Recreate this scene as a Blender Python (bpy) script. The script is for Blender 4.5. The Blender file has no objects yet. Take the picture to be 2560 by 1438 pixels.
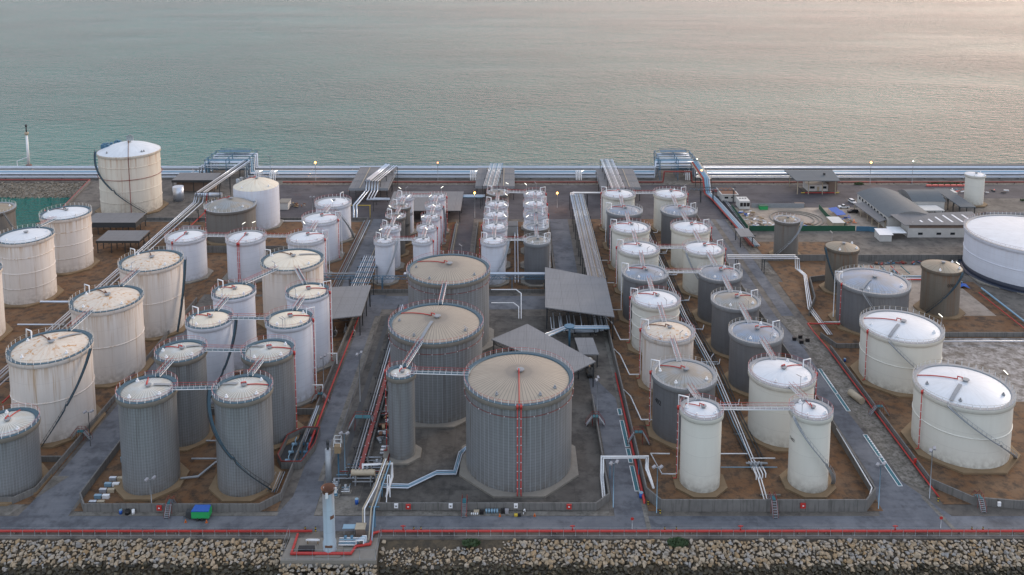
import bpy, bmesh, math, random
from mathutils import Vector, Matrix
from math import sin, cos, pi, radians, atan2, hypot
R_ = random.Random(7)
S = bpy.context.scene
C = S.collection

# ------------------------------------------------------------------ camera
cam = bpy.data.objects.new('camera', bpy.data.cameras.new('camera'))
C.objects.link(cam)
cam.location = (0, 0, 135); cam.rotation_euler = (radians(82.6), 0, 0)
cam.data.sensor_width = 36; cam.data.lens = 2270 / 2560 * 36
cam.data.shift_y = -615 / 2560
cam.data.clip_start = 1; cam.data.clip_end = 30000
S.camera = cam
S.render.resolution_x = 1024; S.render.resolution_y = 575

# ------------------------------------------------------------------ light
SUN_EL, SUN_AZ = radians(18), radians(48)      # azimuth measured from +Y towards +X
w = bpy.data.worlds.new('World'); S.world = w; w.use_nodes = True
nt = w.node_tree; nt.nodes.clear()
wo = nt.nodes.new('ShaderNodeOutputWorld'); bg = nt.nodes.new('ShaderNodeBackground')
sky = nt.nodes.new('ShaderNodeTexSky'); sky.sky_type = 'NISHITA'; sky.sun_disc = False
sky.sun_elevation = SUN_EL; sky.sun_rotation = SUN_AZ
sky.air_density = 1.0; sky.dust_density = 5.0; sky.ozone_density = 1.0
bg.inputs['Strength'].default_value = 0.15
# thin even cloud veil over the clear sky: mixes the sky towards pale grey pink
geo = nt.nodes.new('ShaderNodeTexCoord'); sepw = nt.nodes.new('ShaderNodeSeparateXYZ')
nt.links.new(geo.outputs['Generated'], sepw.inputs[0])
ramp = nt.nodes.new('ShaderNodeValToRGB')
ramp.color_ramp.elements[0].position = 0.0; ramp.color_ramp.elements[0].color = (6.4, 6.5, 7.1, 1)
ramp.color_ramp.elements[1].position = 0.75; ramp.color_ramp.elements[1].color = (4.0, 4.6, 5.6, 1)
nt.links.new(sepw.outputs['Z'], ramp.inputs[0])
# the veil is warmer and brighter towards the low sun, cooler away from it
dt = nt.nodes.new('ShaderNodeVectorMath'); dt.operation = 'DOT_PRODUCT'; dt.inputs[1].default_value = (sin(SUN_AZ), cos(SUN_AZ), 0)
nt.links.new(geo.outputs['Generated'], dt.inputs[0])
mr = nt.nodes.new('ShaderNodeMapRange'); mr.interpolation_type = 'SMOOTHSTEP'; mr.inputs['From Min'].default_value = .35; mr.inputs['From Max'].default_value = 1.05
nt.links.new(dt.outputs['Value'], mr.inputs['Value'])
warm = nt.nodes.new('ShaderNodeMixRGB'); warm.inputs[2].default_value = (7.4, 5.5, 5.0, 1)
# the cloud is thicker and darker low over the sea, paler behind the camera and overhead
dk = nt.nodes.new('ShaderNodeVectorMath'); dk.operation = 'DOT_PRODUCT'; dk.inputs[1].default_value = (-.34, .94, -.55)
nt.links.new(geo.outputs['Generated'], dk.inputs[0])
mk_ = nt.nodes.new('ShaderNodeMapRange'); mk_.interpolation_type = 'SMOOTHSTEP'; mk_.inputs['From Min'].default_value = -.1; mk_.inputs['From Max'].default_value = .8
nt.links.new(dk.outputs['Value'], mk_.inputs['Value'])
dark = nt.nodes.new('ShaderNodeMixRGB'); dark.inputs[2].default_value = (3.7, 3.55, 3.75, 1)
nt.links.new(mk_.outputs[0], dark.inputs[0]); nt.links.new(ramp.outputs[0], dark.inputs[1])
nt.links.new(mr.outputs[0], warm.inputs[0]); nt.links.new(dark.outputs[0], warm.inputs[1])
mixw = nt.nodes.new('ShaderNodeMixRGB'); mixw.inputs[0].default_value = 0.9
nt.links.new(sky.outputs[0], mixw.inputs[1]); nt.links.new(warm.outputs[0], mixw.inputs[2])
nt.links.new(mixw.outputs[0], bg.inputs['Color']); nt.links.new(bg.outputs[0], wo.inputs[0])
sl = bpy.data.lights.new('sun', 'SUN'); sl.energy = 1.0; sl.angle = radians(15); sl.color = (1, .84, .68)
so = bpy.data.objects.new('sun', sl); C.objects.link(so); so.location = (150, 200, 150)
sd = Vector((sin(SUN_AZ) * cos(SUN_EL), cos(SUN_AZ) * cos(SUN_EL), sin(SUN_EL)))
so.rotation_euler = sd.to_track_quat('Z', 'Y').to_euler()
S.view_settings.view_transform = 'Standard'; S.view_settings.look = 'None'
S.view_settings.exposure = 0.52; S.view_settings.gamma = 1

# ------------------------------------------------------------------ materials
class NB:
    """small node-building helper"""
    def __init__(s, name):
        s.m = bpy.data.materials.new(name); s.m.use_nodes = True
        s.t = s.m.node_tree; s.b = s.t.nodes['Principled BSDF']; s.tc = None
    def n(s, typ, **kw):
        x = s.t.nodes.new(typ)
        for k, v in kw.items(): setattr(x, k, v)
        return x
    def l(s, a, b): s.t.links.new(a, b)
    def obj(s):
        if not s.tc: s.tc = s.n('ShaderNodeTexCoord')
        return s.tc.outputs['Object']
    def math(s, op, a, b=None, c=None, clamp=False):
        x = s.n('ShaderNodeMath', operation=op); x.use_clamp = clamp
        for i, v in enumerate((a, b, c)):
            if v is None: continue
            if isinstance(v, (int, float)): x.inputs[i].default_value = v
            else: s.l(v, x.inputs[i])
        return x.outputs[0]
    def mapping(s, vec, scale=(1, 1, 1), loc=(0, 0, 0)):
        x = s.n('ShaderNodeMapping'); x.inputs['Scale'].default_value = scale; x.inputs['Location'].default_value = loc
        s.l(vec, x.inputs[0]); return x.outputs[0]
    def rnd(s, vec, k=37.0):
        oi = s.n('ShaderNodeObjectInfo'); mu = s.n('ShaderNodeVectorMath', operation='SCALE')
        mu.inputs[0].default_value = (k, k * .7, k * 1.3); s.l(oi.outputs['Random'], mu.inputs['Scale'])
        ad = s.n('ShaderNodeVectorMath', operation='ADD'); s.l(vec, ad.inputs[0]); s.l(mu.outputs[0], ad.inputs[1])
        return ad.outputs[0]
    def noise(s, vec, scale, detail=4, rough=.55, lo=None, hi=None):
        x = s.n('ShaderNodeTexNoise'); x.inputs['Scale'].default_value = scale
        x.inputs['Detail'].default_value = detail; x.inputs['Roughness'].default_value = rough
        s.l(vec, x.inputs['Vector'])
        if lo is None: return x.outputs['Fac']
        return s.step(x.outputs['Fac'], lo, hi)
    def step(s, v, lo, hi):
        x = s.n('ShaderNodeMapRange'); x.inputs['From Min'].default_value = lo; x.inputs['From Max'].default_value = hi
        x.interpolation_type = 'SMOOTHSTEP'
        s.l(v, x.inputs['Value']); return x.outputs[0]
    def mix(s, f, a, b, mode='MIX'):
        x = s.n('ShaderNodeMixRGB', blend_type=mode)
        for i, v in enumerate((f, a, b)):
            if isinstance(v, (int, float)): x.inputs[i].default_value = v
            elif isinstance(v, tuple): x.inputs[i].default_value = (*v[:3], 1)
            else: s.l(v, x.inputs[i])
        return x.outputs[0]
    def out(s, col, rough=.6, metal=0, bump=None, bs=.3, bd=.05, spec=.5):
        if isinstance(col, tuple): s.b.inputs['Base Color'].default_value = (*col[:3], 1)
        else: s.l(col, s.b.inputs['Base Color'])
        if isinstance(rough, (int, float)): s.b.inputs['Roughness'].default_value = rough
        else: s.l(rough, s.b.inputs['Roughness'])
        s.b.inputs['Metallic'].default_value = metal
        s.b.inputs['Specular IOR Level'].default_value = spec
        if bump is not None:
            x = s.n('ShaderNodeBump'); x.inputs['Strength'].default_value = bs; x.inputs['Distance'].default_value = bd
            s.l(bump, x.inputs['Height']); s.l(x.outputs[0], s.b.inputs['Normal'])
        return s.m

def shade(c, k): return tuple(min(1, x * k) for x in c)
def plain(name, c, rough=.5, metal=0, var=.25, sc=1.2):
    """painted or raw surface with uneven wear"""
    b = NB(name); v = b.rnd(b.obj())
    f = b.noise(v, sc, 5, .6)
    col = b.mix(f, shade(c, 1 - var), shade(c, 1 + var * .8))
    return b.out(col, rough, metal)

def shell_mat(name, base, streak, amt, course=0, panels=0, ribs=0, dark=.75, rough=.55, metal=0, blotch=.12, grime=.35):
    """tank wall: plate courses or cladding panels, vertical rust runs, faint blotches"""
    b = NB(name); o = b.obj(); v = b.rnd(o)
    sp = b.n('ShaderNodeSeparateXYZ'); b.l(o, sp.inputs[0])
    th = b.math('ARCTAN2', sp.outputs[1], sp.outputs[0])
    col = b.mix(b.noise(b.mapping(v, (.25, .25, .12)), 1, 4), shade(base, 1 - blotch), shade(base, 1 + blotch * .6))
    # fine vertical grime
    g = b.noise(b.mapping(v, (1.6, 1.6, .06)), 1, 5, .65, .40, .68)
    col = b.mix(b.math('MULTIPLY', g, grime), col, shade(base, .62))
    # rust runs starting at the top
    r1 = b.noise(b.mapping(v, (.55, .55, .025)), 1.0, 5, .7, .50, .66)
    r2 = b.noise(b.mapping(v, (2.4, 2.4, .05)), 1.0, 3, .6, .35, .7)
    run = b.math('MULTIPLY', b.math('MULTIPLY', r1, r2), amt, clamp=True)
    gz = b.n('ShaderNodeSeparateXYZ'); tc = b.n('ShaderNodeTexCoord'); b.l(tc.outputs['Generated'], gz.inputs[0])
    top = b.math('POWER', gz.outputs[2], 5.0); bot = b.math('POWER', b.math('SUBTRACT', 1.0, gz.outputs[2]), 9.0)
    run = b.math('MULTIPLY', run, b.math('MULTIPLY_ADD', gz.outputs[2], .9, .45), clamp=True)
    r3 = b.noise(b.mapping(v, (1.1, 1.1, .03)), 1.0, 4, .7, .42, .66)
    run = b.math('MAXIMUM', run, b.math('MULTIPLY', b.math('MULTIPLY', top, r3), min(1, amt*1.1), clamp=True))
    col = b.mix(run, col, streak)
    col = b.mix(b.math('MULTIPLY', b.math('MULTIPLY', bot, b.noise(v, .8, 4, .6, .3, .7)), .6), col, (.12, .09, .06))
    bump = None
    if course:
        fz = b.math('FRACT', b.math('DIVIDE', sp.outputs[2], course))
        ln = b.math('LESS_THAN', fz, .09 / course if panels == 0 else .14)
        # every plate course differs a little in tone
        wn = b.n('ShaderNodeTexWhiteNoise'); wn.noise_dimensions = '2D'
        cv = b.n('ShaderNodeCombineXYZ')
        b.l(b.math('FLOOR', b.math('DIVIDE', sp.outputs[2], course)), cv.inputs[0])
        if panels: b.l(b.math('FLOOR', b.math('MULTIPLY', th, panels / 6.2832)), cv.inputs[1])
        b.l(cv.outputs[0], wn.inputs[0])
        col = b.mix(b.math('MULTIPLY', wn.outputs['Value'], .22 if panels else .08), col, shade(base, .7))
        col = b.mix(b.math('MULTIPLY', ln, .5 if panels else .3), col, shade(base, .5))
    if panels:
        fv = b.math('FRACT', b.math('MULTIPLY', th, panels / 6.2832))
        col = b.mix(b.math('MULTIPLY', b.math('LESS_THAN', fv, .10), .65), col, shade(base, 1.6))
    if ribs:
        bump = b.math('SINE', b.math('MULTIPLY', th, ribs))
        rr = b.math('MULTIPLY_ADD', bump, .5, .5)
        col = b.mix(b.math('MULTIPLY', rr, .25), col, shade(base, 1.25))
    return b.out(col, rough, metal, bump, .5, .06)

def roof_mat(name, base, seams=0, seamcol=(.1, .1, .1), rust=0, rustcol=(.35, .14, .05), spots=0, rough=.55, center=None):
    b = NB(name); o = b.obj(); v = b.rnd(o)
    sp = b.n('ShaderNodeSeparateXYZ'); b.l(o, sp.inputs[0])
    th = b.math('ARCTAN2', sp.outputs[1], sp.outputs[0])
    rad = b.math('SQRT', b.math('ADD', b.math('MULTIPLY', sp.outputs[0], sp.outputs[0]), b.math('MULTIPLY', sp.outputs[1], sp.outputs[1])))
    col = b.mix(b.noise(v, .22, 5), shade(base, .86), shade(base, 1.12))
    # radial run-off staining
    cb = b.n('ShaderNodeCombineXYZ'); b.l(b.math('MULTIPLY', b.math('COSINE', th), 5), cb.inputs[0])
    b.l(b.math('MULTIPLY', b.math('SINE', th), 5), cb.inputs[1]); b.l(b.math('MULTIPLY', rad, .12), cb.inputs[2])
    rv = b.rnd(cb.outputs[0])
    if rust:
        f = b.math('MULTIPLY', b.noise(rv, 1.2, 5, .7, .48, .78), rust, clamp=True)
        col = b.mix(f, col, rustcol)
    col = b.mix(b.math('MULTIPLY', b.noise(rv, 2.2, 3, .6, .4, .8), .3), col, shade(base, .6))
    if spots:
        f = b.math('MULTIPLY', b.noise(v, .8, 4, .6, .56, .64), spots, clamp=True)
        col = b.mix(f, col, rustcol)
    if center:
        f = b.math('MULTIPLY', b.noise(v, .25, 3, .5, .4, .62), .8)
        col = b.mix(f, col, center)
    bump = None
    if seams:
        s_ = b.math('ABSOLUTE', b.math('SINE', b.math('MULTIPLY', th, seams / 2)))
        wd = b.math('DIVIDE', b.math('MULTIPLY', seams / 2 * .09, 1.0), b.math('MAXIMUM', rad, .6))
        ln = b.math('LESS_THAN', s_, wd)
        col = b.mix(b.math('MULTIPLY', ln, .62), col, seamcol)
    return b.out(col, rough)

M = {}
M['bluewhite'] = shell_mat('white_steel_cool', (.64, .68, .76), (.32, .17, .07), .18, course=2.4, grime=.07)
M['cream'] = shell_mat('cream_steel', (.66, .66, .60), (.30, .18, .08), .05, course=4.8, blotch=.05, grime=.05)
M['rustwhite'] = shell_mat('white_steel_rusting', (.70, .66, .62), (.38, .22, .08), .8, course=5.6, grime=.12)
M['yellowwhite'] = shell_mat('yellowed_white_steel', (.68, .64, .55), (.36, .16, .05), .7, course=5.6, grime=.15)
M['greyclad'] = shell_mat('grey_cladding_panels', (.245, .262, .275), (.09, .07, .055), .8, course=.75, panels=64, rough=.42, metal=.25)
M['greyrib'] = shell_mat('ribbed_grey_cladding', (.18, .19, .205), (.07, .055, .045), .4, course=2.6, ribs=150, rough=.42, metal=.25)
M['brown'] = shell_mat('weathered_brown_steel', (.155, .14, .115), (.15, .055, .015), 1.0, course=2.4, rough=.7)
M['browngrey'] = shell_mat('weathered_grey_steel', (.17, .165, .155), (.12, .07, .04), .5, course=2.4, rough=.65)
M['r_white'] = roof_mat('white_roof_paint', (.61, .65, .69), seams=0, rust=.10, rustcol=(.55, .48, .38), rough=.45)
M['r_rusty'] = roof_mat('white_roof_with_rust_spots', (.60, .54, .46), rust=.9, rustcol=(.45, .25, .11), spots=1.0)
M['r_cream'] = roof_mat('cream_roof_rust_runs', (.68, .63, .52), rust=.9, rustcol=(.50, .34, .18), seams=24, seamcol=(.55, .5, .42))
M['r_beige'] = roof_mat('beige_roof_with_seams', (.34, .295, .235), seams=72, seamcol=(.13, .12, .11), rough=.6)
M['r_beigepale'] = roof_mat('pale_beige_roof', (.36, .345, .30), seams=40, seamcol=(.62, .62, .58), rough=.5, center=(.36, .40, .41))
M['r_grey'] = roof_mat('blue_grey_roof', (.24, .27, .31), seams=48, seamcol=(.15, .17, .19), rough=.4, center=(.22, .30, .42))
M['r_tan'] = roof_mat('tan_grey_roof', (.27, .25, .215), seams=36, seamcol=(.17, .16, .14), rough=.5, center=(.26, .29, .31))
M['r_brown'] = roof_mat('rusty_brown_roof', (.27, .235, .18), seams=20, seamcol=(.14, .11, .08), rust=.6, rustcol=(.24, .11, .04), rough=.6)
M['white'] = plain('white_paint', (.72, .74, .76), .4, var=.12)
M['galv'] = plain('galvanised_steel', (.33, .36, .39), .45, .35)
M['red'] = plain('red_paint', (.42, .035, .03), .45)
M['darkred'] = plain('dull_red_paint', (.22, .035, .03), .55)
M['bluewalk'] = plain('blue_grey_walkway', (.035, .085, .12), .5)
M['greywalk'] = plain('grey_walkway', (.24, .26, .28), .5)
M['conc'] = plain('concrete', (.215, .20, .175), .85, sc=.7)
M['roofsheet'] = plain('grey_roof_sheet', (.20, .20, .20), .6, var=.12, sc=.3)
M['dark'] = plain('dark_steel', (.035, .04, .045), .6)
M['bluesteel'] = plain('blue_steel', (.06, .16, .25), .5)
M['teal'] = plain('teal_grating', (.02, .13, .16), .6)
M['silver'] = plain('silver_pipe_jacket', (.52, .58, .66), .28, .55, var=.15, sc=.5)
M['bluepipe'] = plain('light_blue_pipe', (.22, .36, .47), .35, .2, var=.12)
M['lampoff'] = plain('grey_lamp_housing', (.30, .30, .32), .5)
M['rust'] = plain('rusted_steel', (.16, .075, .045), .8)
M['yellow'] = plain('yellow_paint', (.55, .40, .04), .5)
M['padtan'] = plain('earth_stained_concrete', (.22, .155, .09), .85, sc=.5)
M['navy'] = plain('dark_navy_paint', (.012, .02, .04), .4)
M['green'] = plain('green_paint', (.02, .33, .10), .5)
M['dkgreen'] = plain('dark_green_sheet', (.015, .09, .05), .6)
M['blue'] = plain('blue_paint', (.02, .10, .40), .5)
M['black'] = plain('black_plastic', (.012, .012, .014), .5)
M['orange'] = plain('orange_plastic', (.6, .15, .03), .5)
M['pink'] = plain('pink_red_barrier_plastic', (.68, .16, .14), .5)
M['glass'] = plain('dark_window_glass', (.02, .025, .03), .12, var=.1)
M['wallwhite'] = plain('white_wall_paint', (.55, .55, .53), .7, sc=.4)
M['tan'] = plain('tan_paint', (.40, .34, .25), .6)
M['brick'] = plain('brown_wall', (.20, .15, .12), .8)
M['wood'] = plain('weathered_timber', (.30, .22, .13), .8)
M['chrome'] = plain('polished_steel', (.55, .52, .46), .15, 1.0)
M['tyre'] = plain('tyre_rubber', (.02, .02, .02), .8)

def emis(name, c, st):
    m = bpy.data.materials.new(name); m.use_nodes = True; b = m.node_tree.nodes['Principled BSDF']
    b.inputs['Base Color'].default_value = (*c, 1); b.inputs['Emission Color'].default_value = (*c, 1)
    b.inputs['Emission Strength'].default_value = st; return m
M['lit'] = emis('lit_fluorescent_tube', (1, .97, .82), 1.5)
M['litorange'] = emis('lit_sodium_lamp', (1, .36, .07), 9)
M['litamber'] = emis('lit_amber_tube', (1, .33, .12), 3)

def ground_mat(name, a, c, stain, sc=.12, rough=.85, joint=0, joint_k=.5, scratch=0):
    b = NB(name); o = b.obj()
    col = b.mix(b.noise(o, sc, 6, .6, .3, .7), a, c)
    f = b.noise(b.mapping(o, (1, 1, 1), (31, 7, 2)), sc * 2.7, 8, .7, .44, .66)
    col = b.mix(b.math('MULTIPLY', f, .85), col, stain)
    f3 = b.noise(b.mapping(o, (1, 1, 1), (3, 57, 9)), sc * .8, 9, .75, .50, .68)
    col = b.mix(b.math('MULTIPLY', f3, .5), col, shade(c, 1.35))
    fine = b.noise(o, 2.5, 4, .7)
    col = b.mix(b.math('MULTIPLY', fine, .28), col, shade(stain, .6))
    if scratch:
        f2 = b.noise(b.mapping(o, (.05, .9, 1)), 1, 4, .6, .45, .7)
        col = b.mix(b.math('MULTIPLY', f2, scratch), col, shade(c, 1.5))
    if joint:
        sp = b.n('ShaderNodeSeparateXYZ'); b.l(o, sp.inputs[0])
        for k in (0, 1):
            fr = b.math('FRACT', b.math('DIVIDE', sp.outputs[k], joint))
            col = b.mix(b.math('MULTIPLY', b.math('LESS_THAN', fr, .12 / joint), joint_k), col, shade(stain, .45))
    return b.out(col, rough, bump=fine, bs=.3, bd=.05)
M['land'] = ground_mat('dusty_yard', (.105, .095, .085), (.17, .155, .135), (.055, .05, .047))
M['asphalt'] = ground_mat('worn_asphalt', (.10, .11, .13), (.16, .17, .19), (.06, .065, .078), .08, scratch=.12)
M['asphalt_dark'] = ground_mat('dark_asphalt_yard', (.050, .047, .058), (.085, .08, .088), (.032, .031, .038), .05, scratch=.25)
M['earth'] = ground_mat('orange_brown_bund_floor', (.17, .078, .028), (.165, .10, .055), (.032, .024, .018), .14, joint=9, joint_k=.25)
M['concfloor'] = ground_mat('stained_concrete_floor', (.075, .068, .060), (.12, .112, .102), (.035, .033, .031), .10, joint=7.5, joint_k=.3)
M['sand'] = ground_mat('pale_pinkish_sand', (.30, .25, .20), (.38, .32, .27), (.20, .165, .135), .1)
M['gravel'] = ground_mat('pale_stony_verge', (.12, .11, .09), (.26, .24, .215), (.05, .045, .035), .5)
M['scrub'] = ground_mat('mottled_white_rubble_ground', (.14, .12, .10), (.42, .40, .39), (.09, .075, .06), .3)
M['kerb'] = ground_mat('pale_concrete_verge', (.14, .13, .115), (.21, .20, .18), (.085, .08, .07), .3)
M['wallc'] = None
def wall_mat():
    b = NB('stained_concrete_wall'); o = b.obj(); sp = b.n('ShaderNodeSeparateXYZ'); b.l(o, sp.inputs[0])
    col = b.mix(b.noise(o, .5, 5), (.11, .11, .108), (.20, .195, .185))
    st = b.noise(b.mapping(o, (1.3, 1.3, .12)), 1, 5, .7, .45, .7)
    col = b.mix(b.math('MULTIPLY', st, .7), col, (.075, .075, .068))
    s2 = b.math('ADD', sp.outputs[0], sp.outputs[1])
    fr = b.math('FRACT', b.math('DIVIDE', s2, 3.0))
    col = b.mix(b.math('MULTIPLY', b.math('LESS_THAN', fr, .045), .6), col, (.06, .06, .055))
    return b.out(col, .9)
M['wallc'] = wall_mat()
def sheet_mat(name, base, ribdir=0, k=2.0, seam=6):
    b = NB(name); o = b.obj(); sp = b.n('ShaderNodeSeparateXYZ'); b.l(o, sp.inputs[0])
    col = b.mix(b.noise(o, .15, 5), shade(base, .85), shade(base, 1.12))
    col = b.mix(b.math('MULTIPLY', b.noise(b.mapping(o, (1, .15, 1) if ribdir == 0 else (.15, 1, 1)), 1.2, 4, .6, .45, .75), .3), col, shade(base, .65))
    rb = b.math('SINE', b.math('MULTIPLY', sp.outputs[ribdir], 6.283 * k))
    for kk in (0, 1):
        fr = b.math('FRACT', b.math('DIVIDE', sp.outputs[kk], seam))
        col = b.mix(b.math('MULTIPLY', b.math('LESS_THAN', fr, .15 / seam), .4), col, shade(base, .4))
    return b.out(col, .75, 0, rb, .4, .04)
M['canopy'] = sheet_mat('grey_ribbed_canopy_sheet', (.20, .205, .215), 0, 2, 5.5)
M['shedroof'] = sheet_mat('grey_shed_roof_sheet', (.17, .17, .175), 0, 1.5, 7)
M['whroof'] = sheet_mat('grey_green_warehouse_roof', (.095, .115, .13), 1, 1.5, 12)

def sea_mat():
    b = NB('sea_water'); o = b.obj()
    n1 = b.noise(b.mapping(o, (.028, .07, 1)), 1.0, 3, .5)
    n2 = b.noise(b.mapping(o, (.12, .27, 1)), 1.0, 4, .65)
    n3 = b.noise(b.mapping(o, (.26, .6, 1)), 1.0, 3, .6)
    wp = b.math('MULTIPLY_ADD', b.noise(b.mapping(o, (.0022, .006, 1)), 1.0, 3, .5, .35, .65), .7, .45)
    h = b.math('ADD', b.math('MULTIPLY', n1, .5), b.math('ADD', b.math('MULTIPLY', n2, 2.2), b.math('MULTIPLY', n3, 1.1)))
    col = b.mix(b.noise(o, .006, 4, .5, .35, .65), (.001, .118, .100), (.003, .148, .124))
    b.b.inputs['IOR'].default_value = 1.33
    return b.out(col, .05, 0, b.math('MULTIPLY', h, wp), 1.0, 4.6)
M['sea'] = sea_mat()

# ------------------------------------------------------------------ mesh tools
class MB:
    def __init__(s): s.v = []; s.f = []; s.sm = []; s.mi = 0; s.m = {}
    def add(s, vs, fs, smooth=False):
        k = len(s.v); s.v += [tuple(p) for p in vs]
        for f in fs:
            if s.mi: s.m[len(s.f)] = s.mi
            s.f.append([i + k for i in f]); s.sm.append(smooth)
        return s
    def box(s, x0, x1, y0, y1, z0, z1):
        return s.add([(x0,y0,z0),(x1,y0,z0),(x1,y1,z0),(x0,y1,z0),(x0,y0,z1),(x1,y0,z1),(x1,y1,z1),(x0,y1,z1)],
                     [(3,2,1,0),(4,5,6,7),(0,1,5,4),(1,2,6,5),(2,3,7,6),(3,0,4,7)])
    def obox(s, c, d, size):
        """box centred at c, long axis along horizontal-ish direction d; size = (length, width, height)"""
        d = Vector(d).normalized(); up = Vector((0,0,1)); sd_ = d.cross(up)
        sd_ = Vector((1,0,0)) if sd_.length < 1e-4 else sd_.normalized()
        u = sd_.cross(d); c = Vector(c); L, W, H = [q/2 for q in size]
        vs = [c + d*a*L + sd_*b*W + u*e*H for e in (-1,1) for (a,b) in ((-1,-1),(1,-1),(1,1),(-1,1))]
        return s.add(vs, [(0,1,2,3),(7,6,5,4),(4,5,1,0),(5,6,2,1),(6,7,3,2),(7,4,0,3)])
    def beam(s, a, b, wd, h=None):
        a = Vector(a); b = Vector(b); d = b - a
        return s.obox((a+b)/2, d, (d.length, wd, h or wd))
    def prism(s, poly, z0, z1):
        n = len(poly)
        vs = [(x,y,z0) for x,y in poly] + [(x,y,z1) for x,y in poly]
        return s.add(vs, [list(range(n-1,-1,-1)), list(range(n,2*n))] + [(i,(i+1)%n,(i+1)%n+n,i+n) for i in range(n)])
    def poly3(s, pts, th):
        """sloping plate from a loop of 3-D points, th thick"""
        n = len(pts); vs = list(pts) + [(x,y,z-th) for x,y,z in pts]
        return s.add(vs, [list(range(n)), list(range(2*n-1,n-1,-1))] + [(i,i+n,(i+1)%n+n,(i+1)%n) for i in range(n)])
    def tube(s, pts, r, n=6, smooth=True, cap=True, closed=False):
        P = [Vector(p) for p in pts]; m = len(P); rings = []
        t0 = (P[1]-P[0]).normalized()
        nrm = t0.cross(Vector((0,0,1)))
        nrm = Vector((1,0,0)) if nrm.length < 1e-3 else nrm.normalized()
        for i in range(m):
            if closed: a = (P[i]-P[i-1]).normalized(); b = (P[(i+1)%m]-P[i]).normalized()
            else:
                a = (P[i]-P[i-1]).normalized() if i else (P[1]-P[0]).normalized()
                b = (P[i+1]-P[i]).normalized() if i < m-1 else a
            t = a + b
            t = a if t.length < 1e-3 else t.normalized()
            nrm = (nrm - t*nrm.dot(t))
            nrm = t.orthogonal() if nrm.length < 1e-3 else nrm
            nrm.normalize(); bn = t.cross(nrm)
            k = 1/max(.5, a.dot(t))
            rings.append([P[i] + (nrm*cos(2*pi*j/n) + bn*sin(2*pi*j/n))*r*(k if not closed else 1) for j in range(n)])
        vs = [p for rg in rings for p in rg]; fs = []
        for i in range(m if closed else m-1):
            q = (i+1) % m
            for j in range(n): fs.append((i*n+j, q*n+j, q*n+(j+1)%n, i*n+(j+1)%n))
        s.add(vs, [f[::-1] for f in fs], smooth)
        if cap and not closed:
            k = len(s.v) - m*n
            s.f.append([k+j for j in range(n)]); s.sm.append(False)
            s.f.append([k+(m-1)*n+j for j in range(n-1,-1,-1)]); s.sm.append(False)
        return s
    def lathe(s, prof, n=48, c=(0,0), smooth=True, a0=0, a1=2*pi):
        """prof = [(r,z)...]; full turn unless a0/a1 given"""
        full = abs(a1-a0-2*pi) < 1e-6; m = n if full else n+1
        vs = [(c[0]+r*cos(a0+(a1-a0)*j/n), c[1]+r*sin(a0+(a1-a0)*j/n), z) for r,z in prof for j in range(m)]
        fs = []
        for i in range(len(prof)-1):
            for j in range(n):
                k = (j+1) % m
                fs.append((i*m+j, i*m+k, (i+1)*m+k, (i+1)*m+j))
        return s.add(vs, fs, smooth)
    def cyl(s, c, r, z0, z1, n=12, r2=None, smooth=True):
        r2 = r if r2 is None else r2
        s.lathe([(r,z0),(r2,z1)], n, c, smooth)
        k = len(s.v) - 2*n
        s.f.append([k+n+j for j in range(n)]); s.sm.append(False)
        s.f.append([k+j for j in range(n-1,-1,-1)]); s.sm.append(False)
        return s
    def build(s, name, mat, parent=None, loc=None):
        """one mesh object; vertices are given in world metres, the origin moves to the thing's base"""
        if not s.v: s.box(0,.01,0,.01,0,.01)
        base = Vector(parent['_b']) if parent else None
        if parent is None:
            if loc is None:
                xs = [p[0] for p in s.v]; ys = [p[1] for p in s.v]; zs = [p[2] for p in s.v]
                loc = ((min(xs)+max(xs))/2, (min(ys)+max(ys))/2, min(zs))
            base = Vector(loc)
        me = bpy.data.meshes.new(name)
        me.from_pydata([(x-base.x, y-base.y, z-base.z) for x,y,z in s.v], [], s.f)
        me.polygons.foreach_set('use_smooth', s.sm)
        for q in (mat if isinstance(mat, (list, tuple)) else [mat]): me.materials.append(M[q])
        for i, q in s.m.items(): me.polygons[i].material_index = q
        me.update()
        o = bpy.data.objects.new(name, me); C.objects.link(o)
        if parent: o.parent = parent
        else: o.location = base
        o['_b'] = tuple(base)
        if parent and parent.parent: pass
        return o
ROOTS = []
def thing(name, label, cat, loc, group=None):
    o = bpy.data.objects.new(name, None); C.objects.link(o); o.location = loc; o.empty_display_size = .5
    o['_b'] = tuple(loc); o['label'] = label; o['category'] = cat
    if group: o['group'] = group
    return o
def tag(o, label, cat, group=None, kind=None):
    if label: o['label'] = label
    if cat: o['category'] = cat
    if group: o['group'] = group
    if kind: o['kind'] = kind
    return o
def struct(name, mb, mat, loc=(0,0,0), kind='structure'):
    o = mb.build(name, mat, None, loc); o['kind'] = kind; return o
def cp(o, loc, rz=0, label=None, group=None):
    """copy a thing with its parts and sub-parts"""
    r = o.copy(); C.objects.link(r); r.location = loc; r.rotation_euler = (0,0,rz)
    if label: r['label'] = label
    if group: r['group'] = group
    for ch in o.children:
        c = ch.copy(); C.objects.link(c); c.parent = r
        for g in ch.children:
            d = g.copy(); C.objects.link(d); d.parent = c
    return r
# ground locator: where a sight line through the surveyed view meets height z (used only to read off positions)
def at(px, py, z=0.):
    a = (py-104)/2270; P_ = radians(7.4)
    dy = cos(P_) - a*sin(P_); dz = -sin(P_) - a*cos(P_); t = (z-135)/dz
    return ((px-1280)/2270*t, dy*t, z)

# ------------------------------------------------------------------ the setting
b = MB(); b.add([(-6000,-400,-3.4),(6000,-400,-3.4),(6000,12000,-3.4),(-6000,12000,-3.4)], [(0,1,2,3)])
struct('sea', b, 'sea')
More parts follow.
